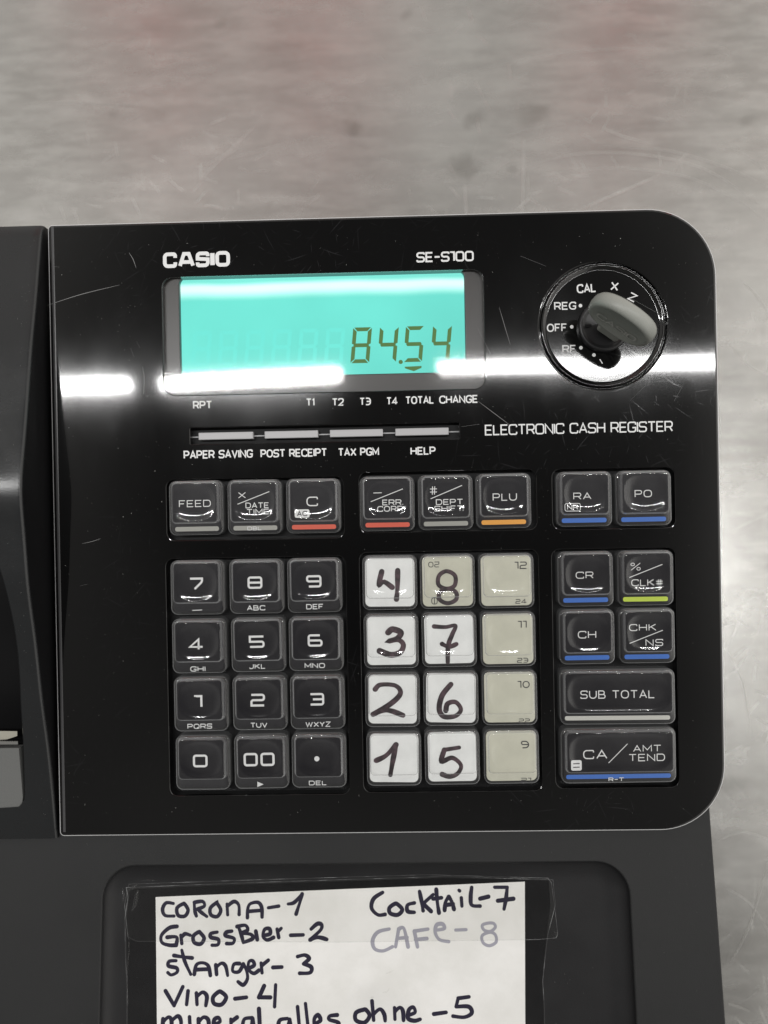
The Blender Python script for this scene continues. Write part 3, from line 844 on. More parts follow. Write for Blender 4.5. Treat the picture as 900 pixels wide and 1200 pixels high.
for k in range(9):
    a = math.pi / 2 * k / 8
    loops.append(lv(rec(-.05 + 6.2 * (1 - math.cos(a)) if k else -.05), -.5 - 3.6 * math.sin(a)))
FL = -4.1
loops.append(lv(rec(7.5), FL))
recess = part('document_recess', dk(loft(loops, True, False)), M['floor'], reg, smooth=True)

# ------------------------------------------------------------------ keys
def dens(lp, m=16):
    """split the straight runs of a loop so that it can carry a curved surface"""
    out = []; n = len(lp)
    for i in range(n):
        a, b = lp[i], lp[(i + 1) % n]; out.append(a)
        if i % (n // 4) == n // 4 - 1:
            for k in range(1, m): out.append((a[0] + (b[0] - a[0]) * k / m, a[1] + (b[1] - a[1]) * k / m))
    return out
def cap_mesh(hw, hh, name):
    n = 5
    out = rr(-hw, -hh, hw, hh, 2.1, n)
    pl = rr(-hw + 1.35, -hh + 3.75, hw - 1.35, hh - .75, 1.1, n)
    D = lambda fn, d, z: lv(dens(fn(d)), z)
    L = [D(out, 0, -3.2), D(out, .10, .37)]
    for k in range(1, 5):
        a = math.pi / 2 * k / 4
        L.append(D(out, .10 + .58 * (1 - math.cos(a)), .37 + .58 * math.sin(a)))
    L.append(D(pl, -.55, 1.02)); L.append(D(pl, -.34, 1.12)); L.append(D(pl, -.20, 1.4)); L.append(D(pl, 0, 2.27))
    for k in range(1, 4):
        a = math.pi / 2 * k / 3
        L.append(D(pl, .28 * (1 - math.cos(a)), 2.27 + .28 * math.sin(a)))
    base = dens(pl(.45)); x0, x1 = -hw + 1.8, hw - 1.8; y0, y1 = -hh + 4.2, hh - 1.2
    cxm, cym = (x0 + x1) / 2, (y0 + y1) / 2; hx, hy = (x1 - x0) / 2, (y1 - y0) / 2
    ex = hx - 6.15
    def zf(x, y):                        # soft finger dimple, steepest two thirds of the way out
        X = max(abs(x - cxm) - ex, 0) / (hx - ex); Y = abs(y - cym) / hy
        r = min((X ** 2.6 + Y ** 2.6) ** (1 / 2.6), 1.0)
        return 2.55 - .345 * (1 - r ** 6) ** 1.5
    for s_ in (1, .985, .97, .95, .93, .91, .89, .87, .85, .83, .81, .79, .77, .75, .72, .69, .65, .6, .53, .42, .28, .15):
        L.append([(cxm + (x - cxm) * s_, cym + (y - cym) * s_, zf(cxm + (x - cxm) * s_, cym + (y - cym) * s_)) for x, y in base])
    v, f = loft(L, True, False, center=(cxm, cym, zf(cxm, cym)))
    me = mesh(name, v, f, M['cap'], True)
    bm = bmesh.new(); bm.from_mesh(me)
    for e in bm.edges:
        if len(e.link_faces) == 2 and e.calc_face_angle(0) > math.radians(40): e.smooth = False
    bm.to_mesh(me); bm.free()
    return me
CAPS = {'s': (cap_mesh(7.95, 7.95, 'key_cap'), 7.95, 7.95), 'w': (cap_mesh(16.4, 7.95, 'wide_key_cap'), 16.4, 7.95)}
INS = {}
for kx, (hw) in (('s', 7.95), ('w', 16.4)):
    for mn in ('insert', 'white', 'beige'):
        f = rr(-hw + .75, -7.95 + .75, hw - .75, 7.95 - .75, 1.5, 4)
        INS[kx, mn] = mesh('key_insert', *loft([lv(f(0), -.35), lv(f(0), .1), lv(f(.08), .2)], True, True), M[mn])
    f = rr(-hw + .5, -7.95 + .5, hw - .5, 7.95 - .5, 1.6, 4)
    INS[kx, 'base'] = mesh('key_base', *loft([lv(f(0), -3.2), lv(f(0), -.4)], True, True), M['black'])
STRIP = {}
for kx, hw in (('s', 6.35), ('w', 14.9)):
    for mn in ('grey', 'pale', 'red', 'orange', 'blue', 'lime'):
        f = rr(-hw, -6.72, hw, -5.42 if kx == 's' else -5.5, .5, 3)
        STRIP[kx, mn] = mesh('colour_strip', *loft([lv(f(0), .21), lv(f(0), .26)], True), M[mn])
ZI = .24
def key(px, py, kx='s', ins='insert', strip=None, prints=(), dark=(), inks=(), desc=''):
    """one push key: clear cap, insert, printing"""
    c = at(px, py, 1.0)
    jit = (random.uniform(-.011, .011), random.uniform(-.011, .011), random.uniform(-.004, .004))
    Mk = MF @ Matrix.Translation((c[0] * S, c[1] * S, random.uniform(-.12, .12) * S)) @ Matrix.Rotation(jit[0], 4, 'X') @ Matrix.Rotation(jit[1], 4, 'Y') @ Matrix.Rotation(jit[2], 4, 'Z')
    k = place('push_key', CAPS[kx][0], reg, Mk); k['label'] = desc
    place('key_base', INS[kx, 'base'], k)
    place('key_insert', INS[kx, ins], k, Matrix.Rotation(random.uniform(-.022, .022), 4, 'Z') @ Matrix.Diagonal((random.uniform(.965, .99), random.uniform(.965, .99), 1, 1)) if ins == 'white' else None)
    if strip: place('colour_strip', STRIP[kx, strip], k)
    for mat, lst in (('print', prints), ('dprint', dark)):
        for vf in lst:
            sub('key_lettering', shift(vf, *c), M[mat], k)
    for vf in inks: sub('handwritten_digit', shift(vf, *c), M['ink'], k)
    return k
def T(s, x0, x1, y0, y1, sty='wide', **kw): return tbox(s, x0, x1, y0, y1, sty, ZI + .03, **kw)
def Ln(*a): return line(*a, .22, ZI + .05)
def badge(x0, x1, y0, y1, r=.5):
    q = rect_from(x0, y0, x1, y1, ZI)
    return lv(rr(*q, r, 3)(0), ZI + .01), [tuple(range(16))]
def key_text(k, c, vf, mat): sub('key_lettering', shift(vf, *c), M[mat], k)

key(229.5, 595.2, strip='grey', prints=[T('FEED', 209.3, 247.2, 586, 594.2)], desc='clear key lettered FEED with grey strip')
key(298.3, 594.0, strip='grey', prints=[T('X', 279, 288, 576.8, 584), Ln(278.3, 591, 315.5, 576), T('DATE', 287.5, 315.2, 588.8, 595.5, sw=.15), T('TIME', 288.8, 315.5, 596.3, 602.9, sw=.15),
    shift(tbox('DBL', 290, 306.7, 617, 621.4, 'wide', .29, sw=.16), 0, 0)], desc='clear key lettered DATE TIME with grey strip')
k = key(367.2, 592.8, strip='red', prints=[T('C', 359, 372.5, 582, 593.2), badge(345.3, 362.7, 597, 606.7)], desc='clear key lettered C with red strip')
key_text(k, at(367.2, 592.8, 1.0), tbox('AC', 348, 360, 598.8, 605, 'wide', ZI + .05, sw=.17), 'dprint')
key(453.8, 590.3, strip='red', prints=[Ln(437.5, 577.8, 447.3, 577.4), Ln(434.5, 588, 472, 572.8), T('ERR.', 448, 472.5, 585.3, 592, sw=.15), T('CORR', 442, 472.3, 592.9, 599.5, sw=.15)], desc='clear key lettered ERR. CORR with red strip')
key(522.3, 588.8, strip='grey', prints=[T('#', 503.5, 512.5, 569.5, 580, sw=.085), Ln(504.7, 584.5, 541.5, 568.8), T('DEPT', 510.8, 542.5, 584.8, 591.5, sw=.15), T('SHIFT', 509, 542.5, 592.5, 599.1, sw=.15)], desc='clear key lettered DEPT SHIFT with grey strip')
key(590.3, 587.0, strip='orange', prints=[T('PLU', 577.5, 605.7, 578, 586.8)], desc='clear key lettered PLU with orange strip')
k = key(684.8, 584.8, strip='blue', prints=[T('RA', 671.9, 692.7, 577.3, 585.3), T('NR', 664.6, 677.6, 591.6, 597.4, sw=.17)], desc='clear key lettered RA with blue strip')
q = rect_from(662, 590, 680, 598.9, ZI)
key_text(k, at(684.8, 584.8, 1.0), ribbon(rr(*q, .5, 3)(0), .18, ZI + .045, True), 'print')
key(754.8, 583.6, strip='blue', prints=[T('PO', 743.9, 763.9, 574.2, 582.7)], desc='clear key lettered PO with blue strip')
rows = [688.6, 757.2, 825.4, 894.2]
D = [[('7', 221.3, 238, 676.8, 691.6, '-', 225.3, 236.8, 712.5, 718), ('8', 290, 307.5, 675.5, 690, 'ABC', 289.3, 311, 709.3, 715.4), ('9', 358.7, 376.8, 674, 688.5, 'DEF', 358.7, 379, 707.7, 714)],
     [('4', 221.3, 238.7, 748, 762.2, 'GHI', 223, 241, 780.7, 786.8), ('5', 291.5, 310, 744.8, 759.3, 'JKL', 292, 311, 778, 784), ('6', 360.5, 378, 743.3, 757.8, 'MNO', 357, 381, 777, 783)],
     [('1', 227.5, 237.3, 814.5, 829.6, 'PQRS', 219.5, 248.8, 848, 854), ('2', 293.3, 310.7, 812.9, 828, 'TUV', 293.3, 313.3, 846.8, 852.8), ('3', 362.7, 380, 812, 826.7, 'WXYZ', 358, 387.5, 845.6, 851.8)],
     [('0', 226, 243.4, 884.2, 899.2, '', 0, 0, 0, 0), ('00', 285.3, 321.9, 882.2, 898, '>', 0, 0, 0, 0), ('.', 370, 373, 885, 893, 'DEL', 362, 383, 914.8, 920.2)]]
for r_ in range(4):
    for c_ in range(3):
        d = D[r_][c_]
        px = (231.2, 300.5, 368.6)[c_] + r_ * (2.1, 1.9, 1.7)[c_]; py = rows[r_] - c_ * 1.35
        pr = []
        if d[0] == '.':
            cc = at(371.3, 889.2, ZI); pr.append((lv(circ(*cc, .75, 14)(0), ZI + .03), [tuple(range(14))]))
        else: pr.append(T(d[0], *d[1:5], 'sq', gap=.42))
        if d[5] == '>':
            pr.append(([(*at(x, y, ZI), ZI + .03) for x, y in ((301.5, 916), (301.5, 922.4), (308.8, 919.2))], [(0, 1, 2)]))
        elif d[5]: pr.append(T(d[5], *d[6:10], sw=.17) if d[5] != '-' else Ln(225.3, 715.4, 236.8, 714.8))
        nm = {'.': 'decimal point'}.get(d[0], 'digit ' + d[0])
        key(px, py, prints=pr, desc='clear number key with %s' % nm)
def hand(org, sc, strokes, wd, w):
    """hand drawn strokes; each is (points, closed) in a zoomed crop with origin org and scale sc"""
    vf = []; n = 0
    for st in strokes:
        cl = isinstance(st, tuple); P = list(st[0]) if cl else st
        Q = [w(org[0] + x / sc, org[1] + y / sc) for x, y in P]
        Q3 = smooth_path(Q, cl); ph = random.uniform(0, 6)
        z0 = .004 * n; n += 1
        r = ribbon(Q3, wd, z0, False if not cl else True, True, .0006 if not cl else 0, (lambda t, ph=ph: .93 + .12 * math.sin(7 * t + ph)) if not cl else None)
        vf.append(r)
    return join(*vf)
def raise_(vf, z): return [(x, y, zz + z) for x, y, zz in vf[0]], vf[1]
hk = lambda x, y: at(x, y, ZI)
O5, O6 = (410, 540), (410, 730)
HW = {
 '4': (O5, [[(140, 487), (128, 545), (150, 532), (186, 556)], [(210, 482), (209, 560), (205, 608)]]),
 '8': (O5, [([(425, 485), (392, 505), (390, 545), (425, 562), (460, 548), (462, 505)],), ([(430, 562), (395, 578), (395, 610), (430, 626), (466, 610), (466, 578)],)]),
 '3': (O6, [[(168, 42), (188, 28), (224, 42), (208, 68), (172, 80), (212, 74), (235, 95), (222, 128), (180, 140), (131, 123)]]),
 '7': (O6, [[(370, 15), (420, 18), (464, 12), (450, 50), (432, 100), (430, 172)], [(405, 92), (435, 105), (468, 93)]]),
 '2': (O6, [[(111, 292), (135, 272), (200, 276), (222, 310), (180, 355), (102, 402)], [(102, 402), (165, 384), (234, 406)]]),
 '6': (O6, [[(444, 270), (405, 320), (393, 380), (415, 412), (465, 408), (488, 380), (465, 348), (430, 355), (422, 385)]]),
 '1': (O6, [[(116, 605), (160, 582), (203, 535)], [(203, 535), (190, 600), (178, 668)]]),
 '5': (O6, [[(480, 548), (415, 558)], [(415, 558), (403, 608), (450, 593), (488, 625), (475, 660), (440, 675), (405, 665)]])}
def ink(d, wd=1.35):
    o, st = HW[d]; return [raise_(hand(o, 3.75, st, wd, hk), ZI + .05)]
key(456.8, 682.8, ins='white', inks=ink('4', 1.5), desc='white paper key handwritten 4')
key(524.6, 681.4, ins='beige', inks=ink('8', 1.2), dark=[T('20', 502, 514.8, 658.2, 664.8, rot=math.pi), T('8', 505.5, 512.7, 700, 708.3, rot=math.pi / 2)], desc='beige key handwritten 8')
key(593.6, 680.6, ins='beige', dark=[T('12', 603.2, 617.4, 658.2, 666.8, 'num', sw=.13), T('24', 604, 617, 702, 707.4, sw=.15)], desc='plain beige key printed 12')
key(458.4, 751.4, ins='white', inks=ink('3', 1.7), desc='white paper key handwritten 3')
key(526.6, 749.8, ins='white', inks=ink('7', 1.3), desc='white paper key handwritten 7')
key(595.6, 749.2, ins='beige', dark=[T('11', 607, 617.2, 727.5, 736, sw=.13), T('23', 606, 619, 771, 776.6, sw=.15)], desc='plain beige key printed 11')
key(460.0, 820.4, ins='white', inks=ink('2', 1.5), desc='white paper key handwritten 2')
key(528.6, 818.8, ins='white', inks=ink('6', 1.5), desc='white paper key handwritten 6')
key(597.6, 818.0, ins='beige', dark=[T('10', 606.7, 620.7, 798, 806.4, 'num', sw=.13), T('22', 608, 621, 842, 847.6, sw=.15)], desc='plain beige key printed 10')
key(461.8, 889.6, ins='white', inks=ink('1', 1.5), desc='white paper key handwritten 1')
key(530.2, 888.0, ins='white', inks=ink('5', 1.4), desc='white paper key handwritten 5')
key(599.8, 887.0, ins='beige', dark=[T('9', 610.7, 620, 868.2, 877, 'num', sw=.14), T('21', 610.5, 622.5, 911.8, 917, sw=.15)], desc='plain beige key printed 9')
key(686.6, 678.6, strip='blue', prints=[T('CR', 674.8, 695.3, 670, 678)], desc='clear key lettered CR with blue strip')
key(757.0, 677.4, strip='lime', prints=[T('%', 739, 750.5, 659.5, 668.5, sw=.085), Ln(737.5, 676.8, 776, 661.3), T('CLK#', 740, 776.7, 678.7, 686.7)], desc='clear key lettered CLK# with lime strip')
key(688.2, 746.4, strip='blue', prints=[T('CH', 677.2, 698.5, 739.3, 748)], desc='clear key lettered CH with blue strip')
key(758.8, 745.2, strip='blue', prints=[T('CHK', 737.5, 769, 731.3, 739.3), Ln(738, 754, 776.7, 738.5), T('NS', 756.7, 777, 749, 757)], desc='clear key lettered CHK NS with blue strip')
key(724.0, 817.0, 'w', strip='pale', prints=[T('SUB TOTAL', 680.7, 766.5, 809, 818.6, gap=.36)], desc='wide clear key lettered SUB TOTAL with pale strip')
k = key(725.2, 885.6, 'w', strip='blue', prints=[T('CA', 683.3, 711.3, 878.6, 889.2), Ln(713, 894, 735.3, 871.5), T('AMT', 742, 774.5, 873, 880.9), T('TEND', 737, 779, 883.4, 891.9), badge(669, 681.5, 890.5, 902.8),
     tbox('R-T', 713, 731, 911, 915.5, 'wide', .29, sw=.2)], desc='wide clear key lettered CA AMT TEND with blue strip')
key_text(k, at(725.2, 885.6, 1.0), join(line(671.5, 894.8, 679, 894.5, .3, ZI + .03), line(671.5, 899, 679, 898.7, .3, ZI + .03)), 'dprint')

# ---- worn spots on the plate: long scratches one can see
for P in ([(151, 296), (156, 304), (159.5, 314)], [(55, 358), (95, 345), (140, 334)], [(96, 637), (108, 634.5), (118, 631)], [(94, 686.5), (103, 684.5)],
          [(153, 408), (157, 418)], [(160, 400), (164, 408)], [(60, 312), (70, 313)], [(585, 360), (592, 384), (598, 404)], [(560, 385), (575, 415)],
          [(541, 500), (562, 497)], [(167, 430), (169, 445), (168, 462)], [(560, 470), (580, 485), (600, 500)], [(740, 350), (778, 371)], [(738, 470), (757, 451)],
          [(610, 300), (640, 312)], [(790, 470), (800, 452)]):
    Q = smooth_path([at(*p) for p in P])
    sub('scratch', ribbon(Q, random.uniform(.07, .14), .012, wf=lambda t: .25 + math.sin(math.pi * min(max(t, .02), .98))), M['scratch'], panel)

# ================================================================== THE MODE KEY (stands in the dial)
mk = thing('mode_key', 'grey plastic oval key standing turned in the mode dial', 'key', tuple(MF @ (Vector((KC[0], KC[1], .9)) * S)))
INV = Matrix.Translation(mk.location).inverted()
def handle():
    n, A, Bz, T2, zc = 56, 9.6, 8.8, 2.1, 15.0
    loops = []
    prof_ = [(-T2, 0.80), (-T2, .86), (-T2 * .86, .935), (-T2 * .55, .982), (0, 1.0), (T2 * .55, .982), (T2 * .86, .935), (T2, .86), (T2, .80)]
    for y, s_ in prof_:
        lp_ = []
        for k in range(n):
            a = 2 * math.pi * k / n; c, s2 = math.cos(a), math.sin(a); e = 2 / 2.35
            lp_.append((A * s_ * math.copysign(abs(c) ** e, c), y * (1 if abs(s_) > .85 else .9), zc + Bz * s_ * math.copysign(abs(s2) ** e, s2)))
        loops.append(lp_)
    V, F = loft(loops, True, True)
    return rotk(V, [tuple(reversed(f)) for f in F])
part('key_handle', handle(), M['knob'], mk, smooth=True, M=INV @ MF)
part('key_stem', rotk(*box(-3.4, -1.9, 3.5, 3.4, 1.9, 8.5, .8)), M['knob'], mk, M=INV @ MF)
part('key_blade', rotk(*box(-2.6, -.75, .75, 2.6, .75, 3.4)), M['key_metal'], mk, M=INV @ MF)
vt_, ft_ = text('CASIO', 0, 0, 12.5, 3.4, .55, .8, 0, .3)
# letters moulded on the flank that faces the camera
Vt = [(x, -2.12 - .02 * (i % 2), 14.0 + y) for i, (x, y, z) in enumerate(vt_)]
part('key_lettering', rotk(Vt, ft_), pmat('moulded_grey', (.44, .44, .41), .5)[0], mk, M=INV @ MF)

# ================================================================== THE NOTE AND ITS TAPE
c1, c2 = atdeck(182.5, 1051, FL), atdeck(615, 1033, FL)
nx = (c2[0] - c1[0], c2[1] - c1[1]); nl = math.hypot(*nx); nx = (nx[0] / nl, nx[1] / nl); ny = (nx[1], -nx[0])
def on_note(px, py): return atdeck(px, py, FL + .15)
note_loc = MF @ (Vector((c1[0], c1[1], deck_w(c1[1], FL))) * S)
note = thing('paper_note', 'white paper price list handwritten in dark pen, taped into the front recess', 'note', tuple(note_loc))
INN = Matrix.Translation(note_loc).inverted()
def sheet():
    V, F = [], []; nu, nv = 24, 14; H = 68.0
    L_, R_ = (c1, atdeck(184, 1200, FL)), (c2, atdeck(615.5, 1200, FL))
    def side(pr, s_):
        return (pr[0][0] + (pr[1][0] - pr[0][0]) * s_, pr[0][1] + (pr[1][1] - pr[0][1]) * s_)
    for j in range(nv + 1):
        s_ = j / nv * 1.75
        a, b = side(L_, s_), side(R_, s_ )
        for i in range(nu + 1):
            t = i / nu; u = a[0] + (b[0] - a[0]) * t; v = a[1] + (b[1] - a[1]) * t
            V.append((u, v, deck_w(v, FL + .10 + .03 * math.sin(u * .13) + .02 * math.sin(v * .3 + u * .05))))
    for j in range(nv):
        for i in range(nu):
            p = j * (nu + 1) + i; F.append((p, p + nu + 1, p + nu + 2, p + 1))
    return V, F
def tape_underlay():
    Q = [atdeck(x, y, FL + .04) for x, y in ((149, 1120), (148.5, 1075), (151, 1052), (152, 1042), (300, 1036), (520, 1029), (643, 1032), (645, 1060), (641, 1095), (638, 1120), (635, 1150), (637, 1180), (638, 1285), (150, 1285), (150, 1160))]
    V = [(u, v, deck_w(v, FL + .04)) for u, v in Q] + [(u, v, deck_w(v, FL + .005)) for u, v in Q]; n = len(Q)
    F = [tuple(t) for t in tessellate_polygon([[Vector(p) for p in V[:n]]])] + [(i, n + i, n + (i + 1) % n, (i + 1) % n) for i in range(n)]
    return V, F
part('under_tape_dark', tape_underlay(), pmat('under_tape_black', (.006, .006, .007), .22)[0], note, M=INN @ MF)  # added black sheet stands in for recess plastic darkened under the tape
part('paper_sheet', sheet(), mk_paper(), note, smooth=True, M=INN @ MF)
R1, R2, R3, R4 = (180, 1030), (180, 1110), (400, 1030), (400, 1110)
C_ = lambda *p: (list(p),)
NOTE = [
 (R1, 'inkb', 1.0, [[(95,118),(60,115),(43,145),(55,175),(98,178)], C_((140,120),(112,140),(118,175),(150,178),(165,150),(150,122)), [(195,112),(197,150),(205,178)], [(197,112),(235,108),(243,130),(210,145)], [(210,145),(232,163),(255,180)],
   C_((300,115),(272,140),(275,172),(305,180),(322,150),(305,118)), [(352,120),(355,172)], [(352,132),(385,108),(408,125),(410,170)], [(450,185),(452,140),(465,118),(500,112),(518,135),(520,182)], [(455,155),(518,150)]]),
 (R1, 'inkb', 1.0, [[(550,138),(600,130)], [(645,120),(675,112),(712,72)], [(712,72),(700,115),(683,168)]]),
 (R1, 'inkb', 1.05, [[(112,228),(75,235),(38,270),(40,305),(75,318),(108,318)], [(108,318),(110,280),(65,280)], [(130,270),(135,310)], [(133,282),(150,264),(175,270)], C_((215,255),(190,275),(195,305),(225,312),(242,285),(225,260)),
   [(305,255),(275,262),(275,280),(310,290),(308,315),(280,318)], [(375,250),(350,255),(345,272),(385,285),(380,308),(350,310)], [(405,225),(420,265),(430,305)], [(400,228),(440,222),(450,245),(418,260)], [(418,260),(465,265),(475,285),(435,303)],
   [(490,250),(497,290)], [(530,270),(558,262),(555,238),(532,242),(525,275),(545,292),(575,280)], [(592,240),(600,280)], [(596,252),(612,236)]]),
 (R1, 'inkb', 1.1, [[(657,270),(717,268)], [(755,240),(785,215),(805,220),(800,245),(750,292)], [(750,292),(790,280),(830,290)]]),
 (R2, 'inkb', 1.0, [[(108,65),(75,68),(72,90),(110,100),(112,120),(85,133),(68,122)], [(135,15),(150,70),(178,130)], [(97,40),(140,47),(185,52)], [(195,130),(205,85),(235,75),(262,90),(272,135)], [(198,108),(265,105)],
   [(298,85),(302,130)], [(300,97),(325,77),(345,90),(355,135)], [(412,78),(385,82),(380,115),(410,116),(430,80)], [(430,80),(445,110),(450,150),(430,180),(405,165)], [(458,100),(482,86),(475,65),(457,70),(455,105),(480,125),(505,110)],
   [(515,75),(520,122)], [(518,88),(550,62)]]),
 (R2, 'inkb', 1.1, [[(572,97),(615,95)], [(690,45),(725,38),(745,55),(718,80)], [(718,80),(755,95),(750,122),(700,125)]]),
 (R2, 'inkb', 1.1, [[(57,210),(98,280)], [(98,280),(140,190)], [(165,210),(158,275)], [(205,220),(208,275)], [(207,237),(235,216),(255,235),(250,280)], C_((310,215),(285,240),(290,270),(325,275),(348,240),(325,215))]),
 (R2, 'inkb', 1.1, [[(390,247),(445,240)], [(530,185),(505,240)], [(505,240),(560,240)], [(585,180),(580,285)]]),
 (R2, 'inkb', 1.1, [[(45,345),(42,400)], [(45,358),(70,336),(85,350),(85,400)], [(87,352),(115,331),(130,350),(132,402)], [(172,335),(175,400)], [(215,345),(217,400)], [(217,357),(240,336),(262,350),(265,402)],
   [(292,370),(318,357),(310,338),(290,350),(292,388),(320,400)], [(370,345),(373,400)], [(372,357),(400,336)], [(472,338),(435,345),(430,385),(465,390),(474,342)], [(474,342),(482,400)], [(505,295),(510,400)]]),
 (R2, 'inkb', 1.1, [[(642,342),(605,350),(600,388),(635,394),(652,346)], [(652,346),(662,402)], [(690,285),(700,398)], [(728,270),(742,398)], [(775,367),(800,350),(788,325),(770,345),(775,388),(802,398)], [(880,325),(845,330),(842,347),(885,362),(880,390),(850,398)]]),
 (R4, 'inkb', 1.1, [C_((105,300),(70,315),(70,350),(110,362),(135,330),(120,302)), [(147,258),(155,350)], [(153,322),(185,297),(205,320),(210,352)], [(255,290),(257,345)], [(257,307),(280,289),(295,305),(298,350)],
   [(322,325),(353,312),(345,287),(324,300),(320,340),(350,352),(378,345)]]),
 (R4, 'inkb', 1.1, [[(443,320),(502,312)], [(612,238),(560,245)], [(560,245),(550,285)], [(550,285),(610,285),(625,315),(590,335),(535,330)]]),
 (R3, 'inkb', 1.1, [[(198,65),(155,95),(145,140),(175,172),(210,170)], C_((255,120),(230,140),(235,165),(270,172),(292,148),(270,122)), [(350,115),(318,125),(318,155),(350,160)], [(375,60),(385,110),(392,152)], [(440,75),(390,120)], [(392,118),(430,155)],
   [(455,50),(460,110),(468,162)], [(440,95),(480,90)], [(495,150),(500,110),(515,85)], [(515,85),(530,110),(540,145)], [(500,125),(535,120)], [(575,90),(578,130)], [(564,54),(567,57)], [(625,40),(620,85),(625,125),(665,130)]]),
 (R3, 'inkb', 1.1, [[(665,95),(705,85)], [(735,40),(795,40)], [(795,40),(790,90),(780,145)], [(750,105),(825,95)]]),
 (R3, 'inkf', 1.0, [[(230,240),(175,255),(150,295),(160,335),(200,345),(245,325)], [(260,325),(275,240)], [(275,240),(300,238),(320,325)], [(270,285),(315,280)], [(350,250),(365,325)], [(350,250),(415,240)], [(355,290),(410,285)],
   [(455,245),(493,237),(485,216),(457,220),(450,255),(470,290),(515,300)]]),
 (R3, 'inkf', .8, [[(548,245),(598,243)], C_((705,212),(676,222),(684,245),(714,252),(738,232),(730,214)), C_((712,256),(675,272),(680,306),(710,320),(742,302),(738,268))]),
]
for org, mt, wd, st in NOTE:
    vf = hand(org, 4.09, st, wd * 1.08, on_note)
    vf = ([(x, y, deck_w(y, FL + .10 + .03 * math.sin(x * .13) + .02 * math.sin(y * .3 + x * .05)) + .05 + z) for x, y, z in vf[0]], vf[1])
    o = part('handwriting', vf, M[mt], note, M=INN @ MF)
    if mt == 'inkf': o['label'] = 'faded grey pen writing'
def tape(P, lift, lab, m, seed, x_step=5.0):
    rnd = random.Random(seed)
    Q = [atdeck(x, y, FL + lift) for x, y in P]
    cx = sum(q[0] for q in Q) / len(Q); cyy = sum(q[1] for q in Q) / len(Q)
    loc = MF @ (Vector((cx, cyy, deck_w(cyy, FL))) * S); INT = Matrix.Translation(loc).inverted()
    def z(u, v): return deck_w(v, FL + lift)
    V = [(u, v, z(u, v)) for u, v in Q]; n = len(V)
    V += [(u, v, w - .04) for u, v, w in V[:n]]
    tri = tessellate_polygon([[Vector(p) for p in V[:n]]])
    F = [tuple(t) for t in tri] + [(i, n + i, n + (i + 1) % n, (i + 1) % n) for i in range(n)]
    o = place('clear_tape', mesh('clear_tape', V, F, M[m]), None, Matrix.Translation(loc))
    o.data.transform(INT @ MF)
    ed = ribbon([(u, v) for u, v, w in V[:n]], .13, 0, True)
    eo_ = place('tape_edge', mesh('tape_edge', [(x, y, deck_w(y, FL + lift + .02)) for x, y, z_ in ed[0]], ed[1], M['tapeedge']), o)
    eo_.data.transform(INT @ MF)
    o['label'] = lab; o['category'] = 'tape'; o['group'] = 'clear tape holding the note'
    return o
tape([(147, 1120), (146.5, 1075), (150, 1052), (148, 1040), (300, 1034), (520, 1027), (648, 1031), (651, 1060), (642, 1095), (639, 1120), (636, 1150), (638, 1180), (640, 1290), (148, 1290), (149, 1160)], .42,
     'wide clear tape sheet covering the whole handwritten note', 'tape', 1)
tape([(151, 1036), (300, 1031), (500, 1025), (642, 1029), (646, 1034), (650, 1062), (653.5, 1094), (652, 1099), (630, 1101), (400, 1104), (160, 1103), (150, 1098), (146, 1060)], .30,
     'short clear tape strip along the top edge of the note, over the list title line', 'tape', 2)
# crumpled corner of the tape
def wrinkle(P, wd, h):
    V, F = [], []
    Q = smooth_path([atdeck(x, y, FL + .5) for x, y in P]); n = len(Q)
    for i, (u, v) in enumerate(Q):
        a = Q[max(i - 1, 0)]; b = Q[min(i + 1, n - 1)]; l = math.hypot(b[0] - a[0], b[1] - a[1]); nx_, ny_ = -(b[1] - a[1]) / l, (b[0] - a[0]) / l
        k = math.sin(math.pi * (i + .3) / (n - .4)); z0 = deck_w(v, FL + .5)
        for s_, zz in ((-1, 0), (-.35, .8), (0, 1), (.35, .8), (1, 0)):
            V.append((u + nx_ * wd * s_ * k, v + ny_ * wd * s_ * k, z0 + h * zz * k))
    for i in range(n - 1):
        for j in range(4): F.append((i * 5 + j, i * 5 + j + 1, i * 5 + j + 6, i * 5 + j + 5))
    return V, F
tp = bpy.data.objects['clear_tape']
ITP = Matrix.Translation(tp.location).inverted()
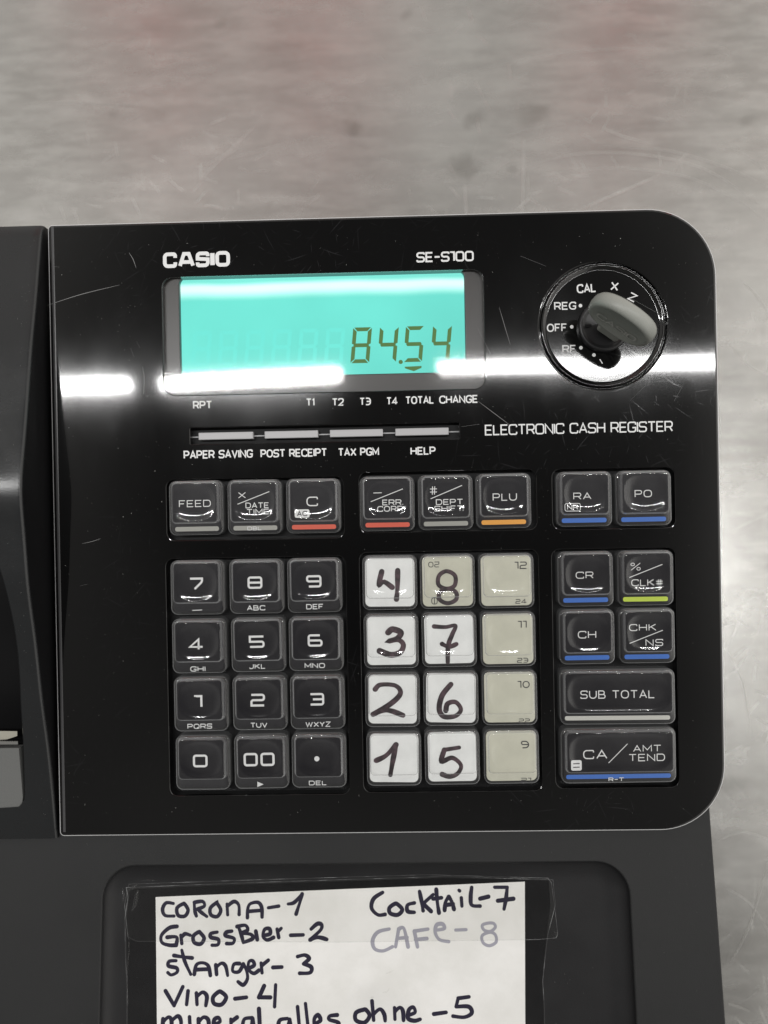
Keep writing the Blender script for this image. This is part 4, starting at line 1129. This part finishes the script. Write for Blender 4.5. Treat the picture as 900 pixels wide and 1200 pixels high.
for P, wd, h in (([(151, 1043), (156, 1040), (161, 1035)], .5, .7), ([(154, 1068), (158, 1060), (160, 1050), (162, 1042)], .6, .8), ([(143, 1058), (145, 1050), (143, 1040)], .4, .6), ([(165, 1032), (175, 1031), (185, 1032)], .3, .3), ([(150, 1088), (151, 1110), (149, 1140), (150, 1180)], .2, .15), ([(452, 1141), (457, 1139), (461, 1137)], .2, .35), ([(448, 1163), (453, 1162), (457, 1158)], .2, .35), ([(434, 1170), (436, 1168), (438, 1170)], .2, .3), ([(648, 1090), (652, 1095), (650, 1099)], .35, .5)):
    o = place('tape_wrinkle', mesh('tape_wrinkle', *wrinkle(P, wd, h), M['tape'], True), tp, ITP @ MF)

# ================================================================== DUST
def dust():
    rnd = random.Random(3); V, F = [], []
    def speck(u, v, w, r):
        b = len(V); n = 6
        for k in range(n):
            a = 2 * math.pi * k / n; q = r * rnd.uniform(.5, 1.2); V.append((u + q * math.cos(a), v + q * math.sin(a) * .8, w))
        V.append((u, v, w + r * .5))
        for k in range(n): F.append((b + k, b + (k + 1) % n, b + n))
    def inhole(u, v):
        for r in WELLS + [SLOT, WIN]:
            if r[0] - .6 < u < r[2] + .6 and r[1] - .6 < v < r[3] + .6: return True
        return math.hypot(u - DC[0], v - DC[1]) < 19
    i = 0
    while i < 420:
        u, v = rnd.uniform(PX0 + 3, PX1 - 5), rnd.uniform(PY0 + 5, PY1 - 5)
        if inhole(u, v): continue
        speck(u, v, .01, .035 * math.exp(abs(rnd.gauss(0, .5)))); i += 1
    for i in range(150):
        u, v = rnd.uniform(-95, 94), rnd.uniform(-150, PY0 - 3)
        if REC[0] - 1 < u < REC[2] + 1 and v < REC[3] + 1: continue
        speck(u, v, deck_w(v, .01), rnd.uniform(.03, .06))
    for i in range(60):
        u, v = rnd.uniform(REC[0] + 9, REC[2] - 9), rnd.uniform(-150, REC[3] - 9)
        speck(u, v, deck_w(v, FL + .47), rnd.uniform(.03, .07))
    for i in range(70):
        v = rnd.uniform(vbt + 3, vt - 3); u = rnd.uniform(-102, U0 - 1.5)
        if v < oa[1] + 2 and u < edge_u(v) + .6: continue
        speck(u, v, pw(v) + .01, rnd.uniform(.03, .06))
    o = place('dust', mesh('dust', V, F, M['dust']), None, MF)
    o['kind'] = 'stuff'; o['label'] = 'tiny pale dust specks scattered over the black register'; o['category'] = 'dust'
dust()
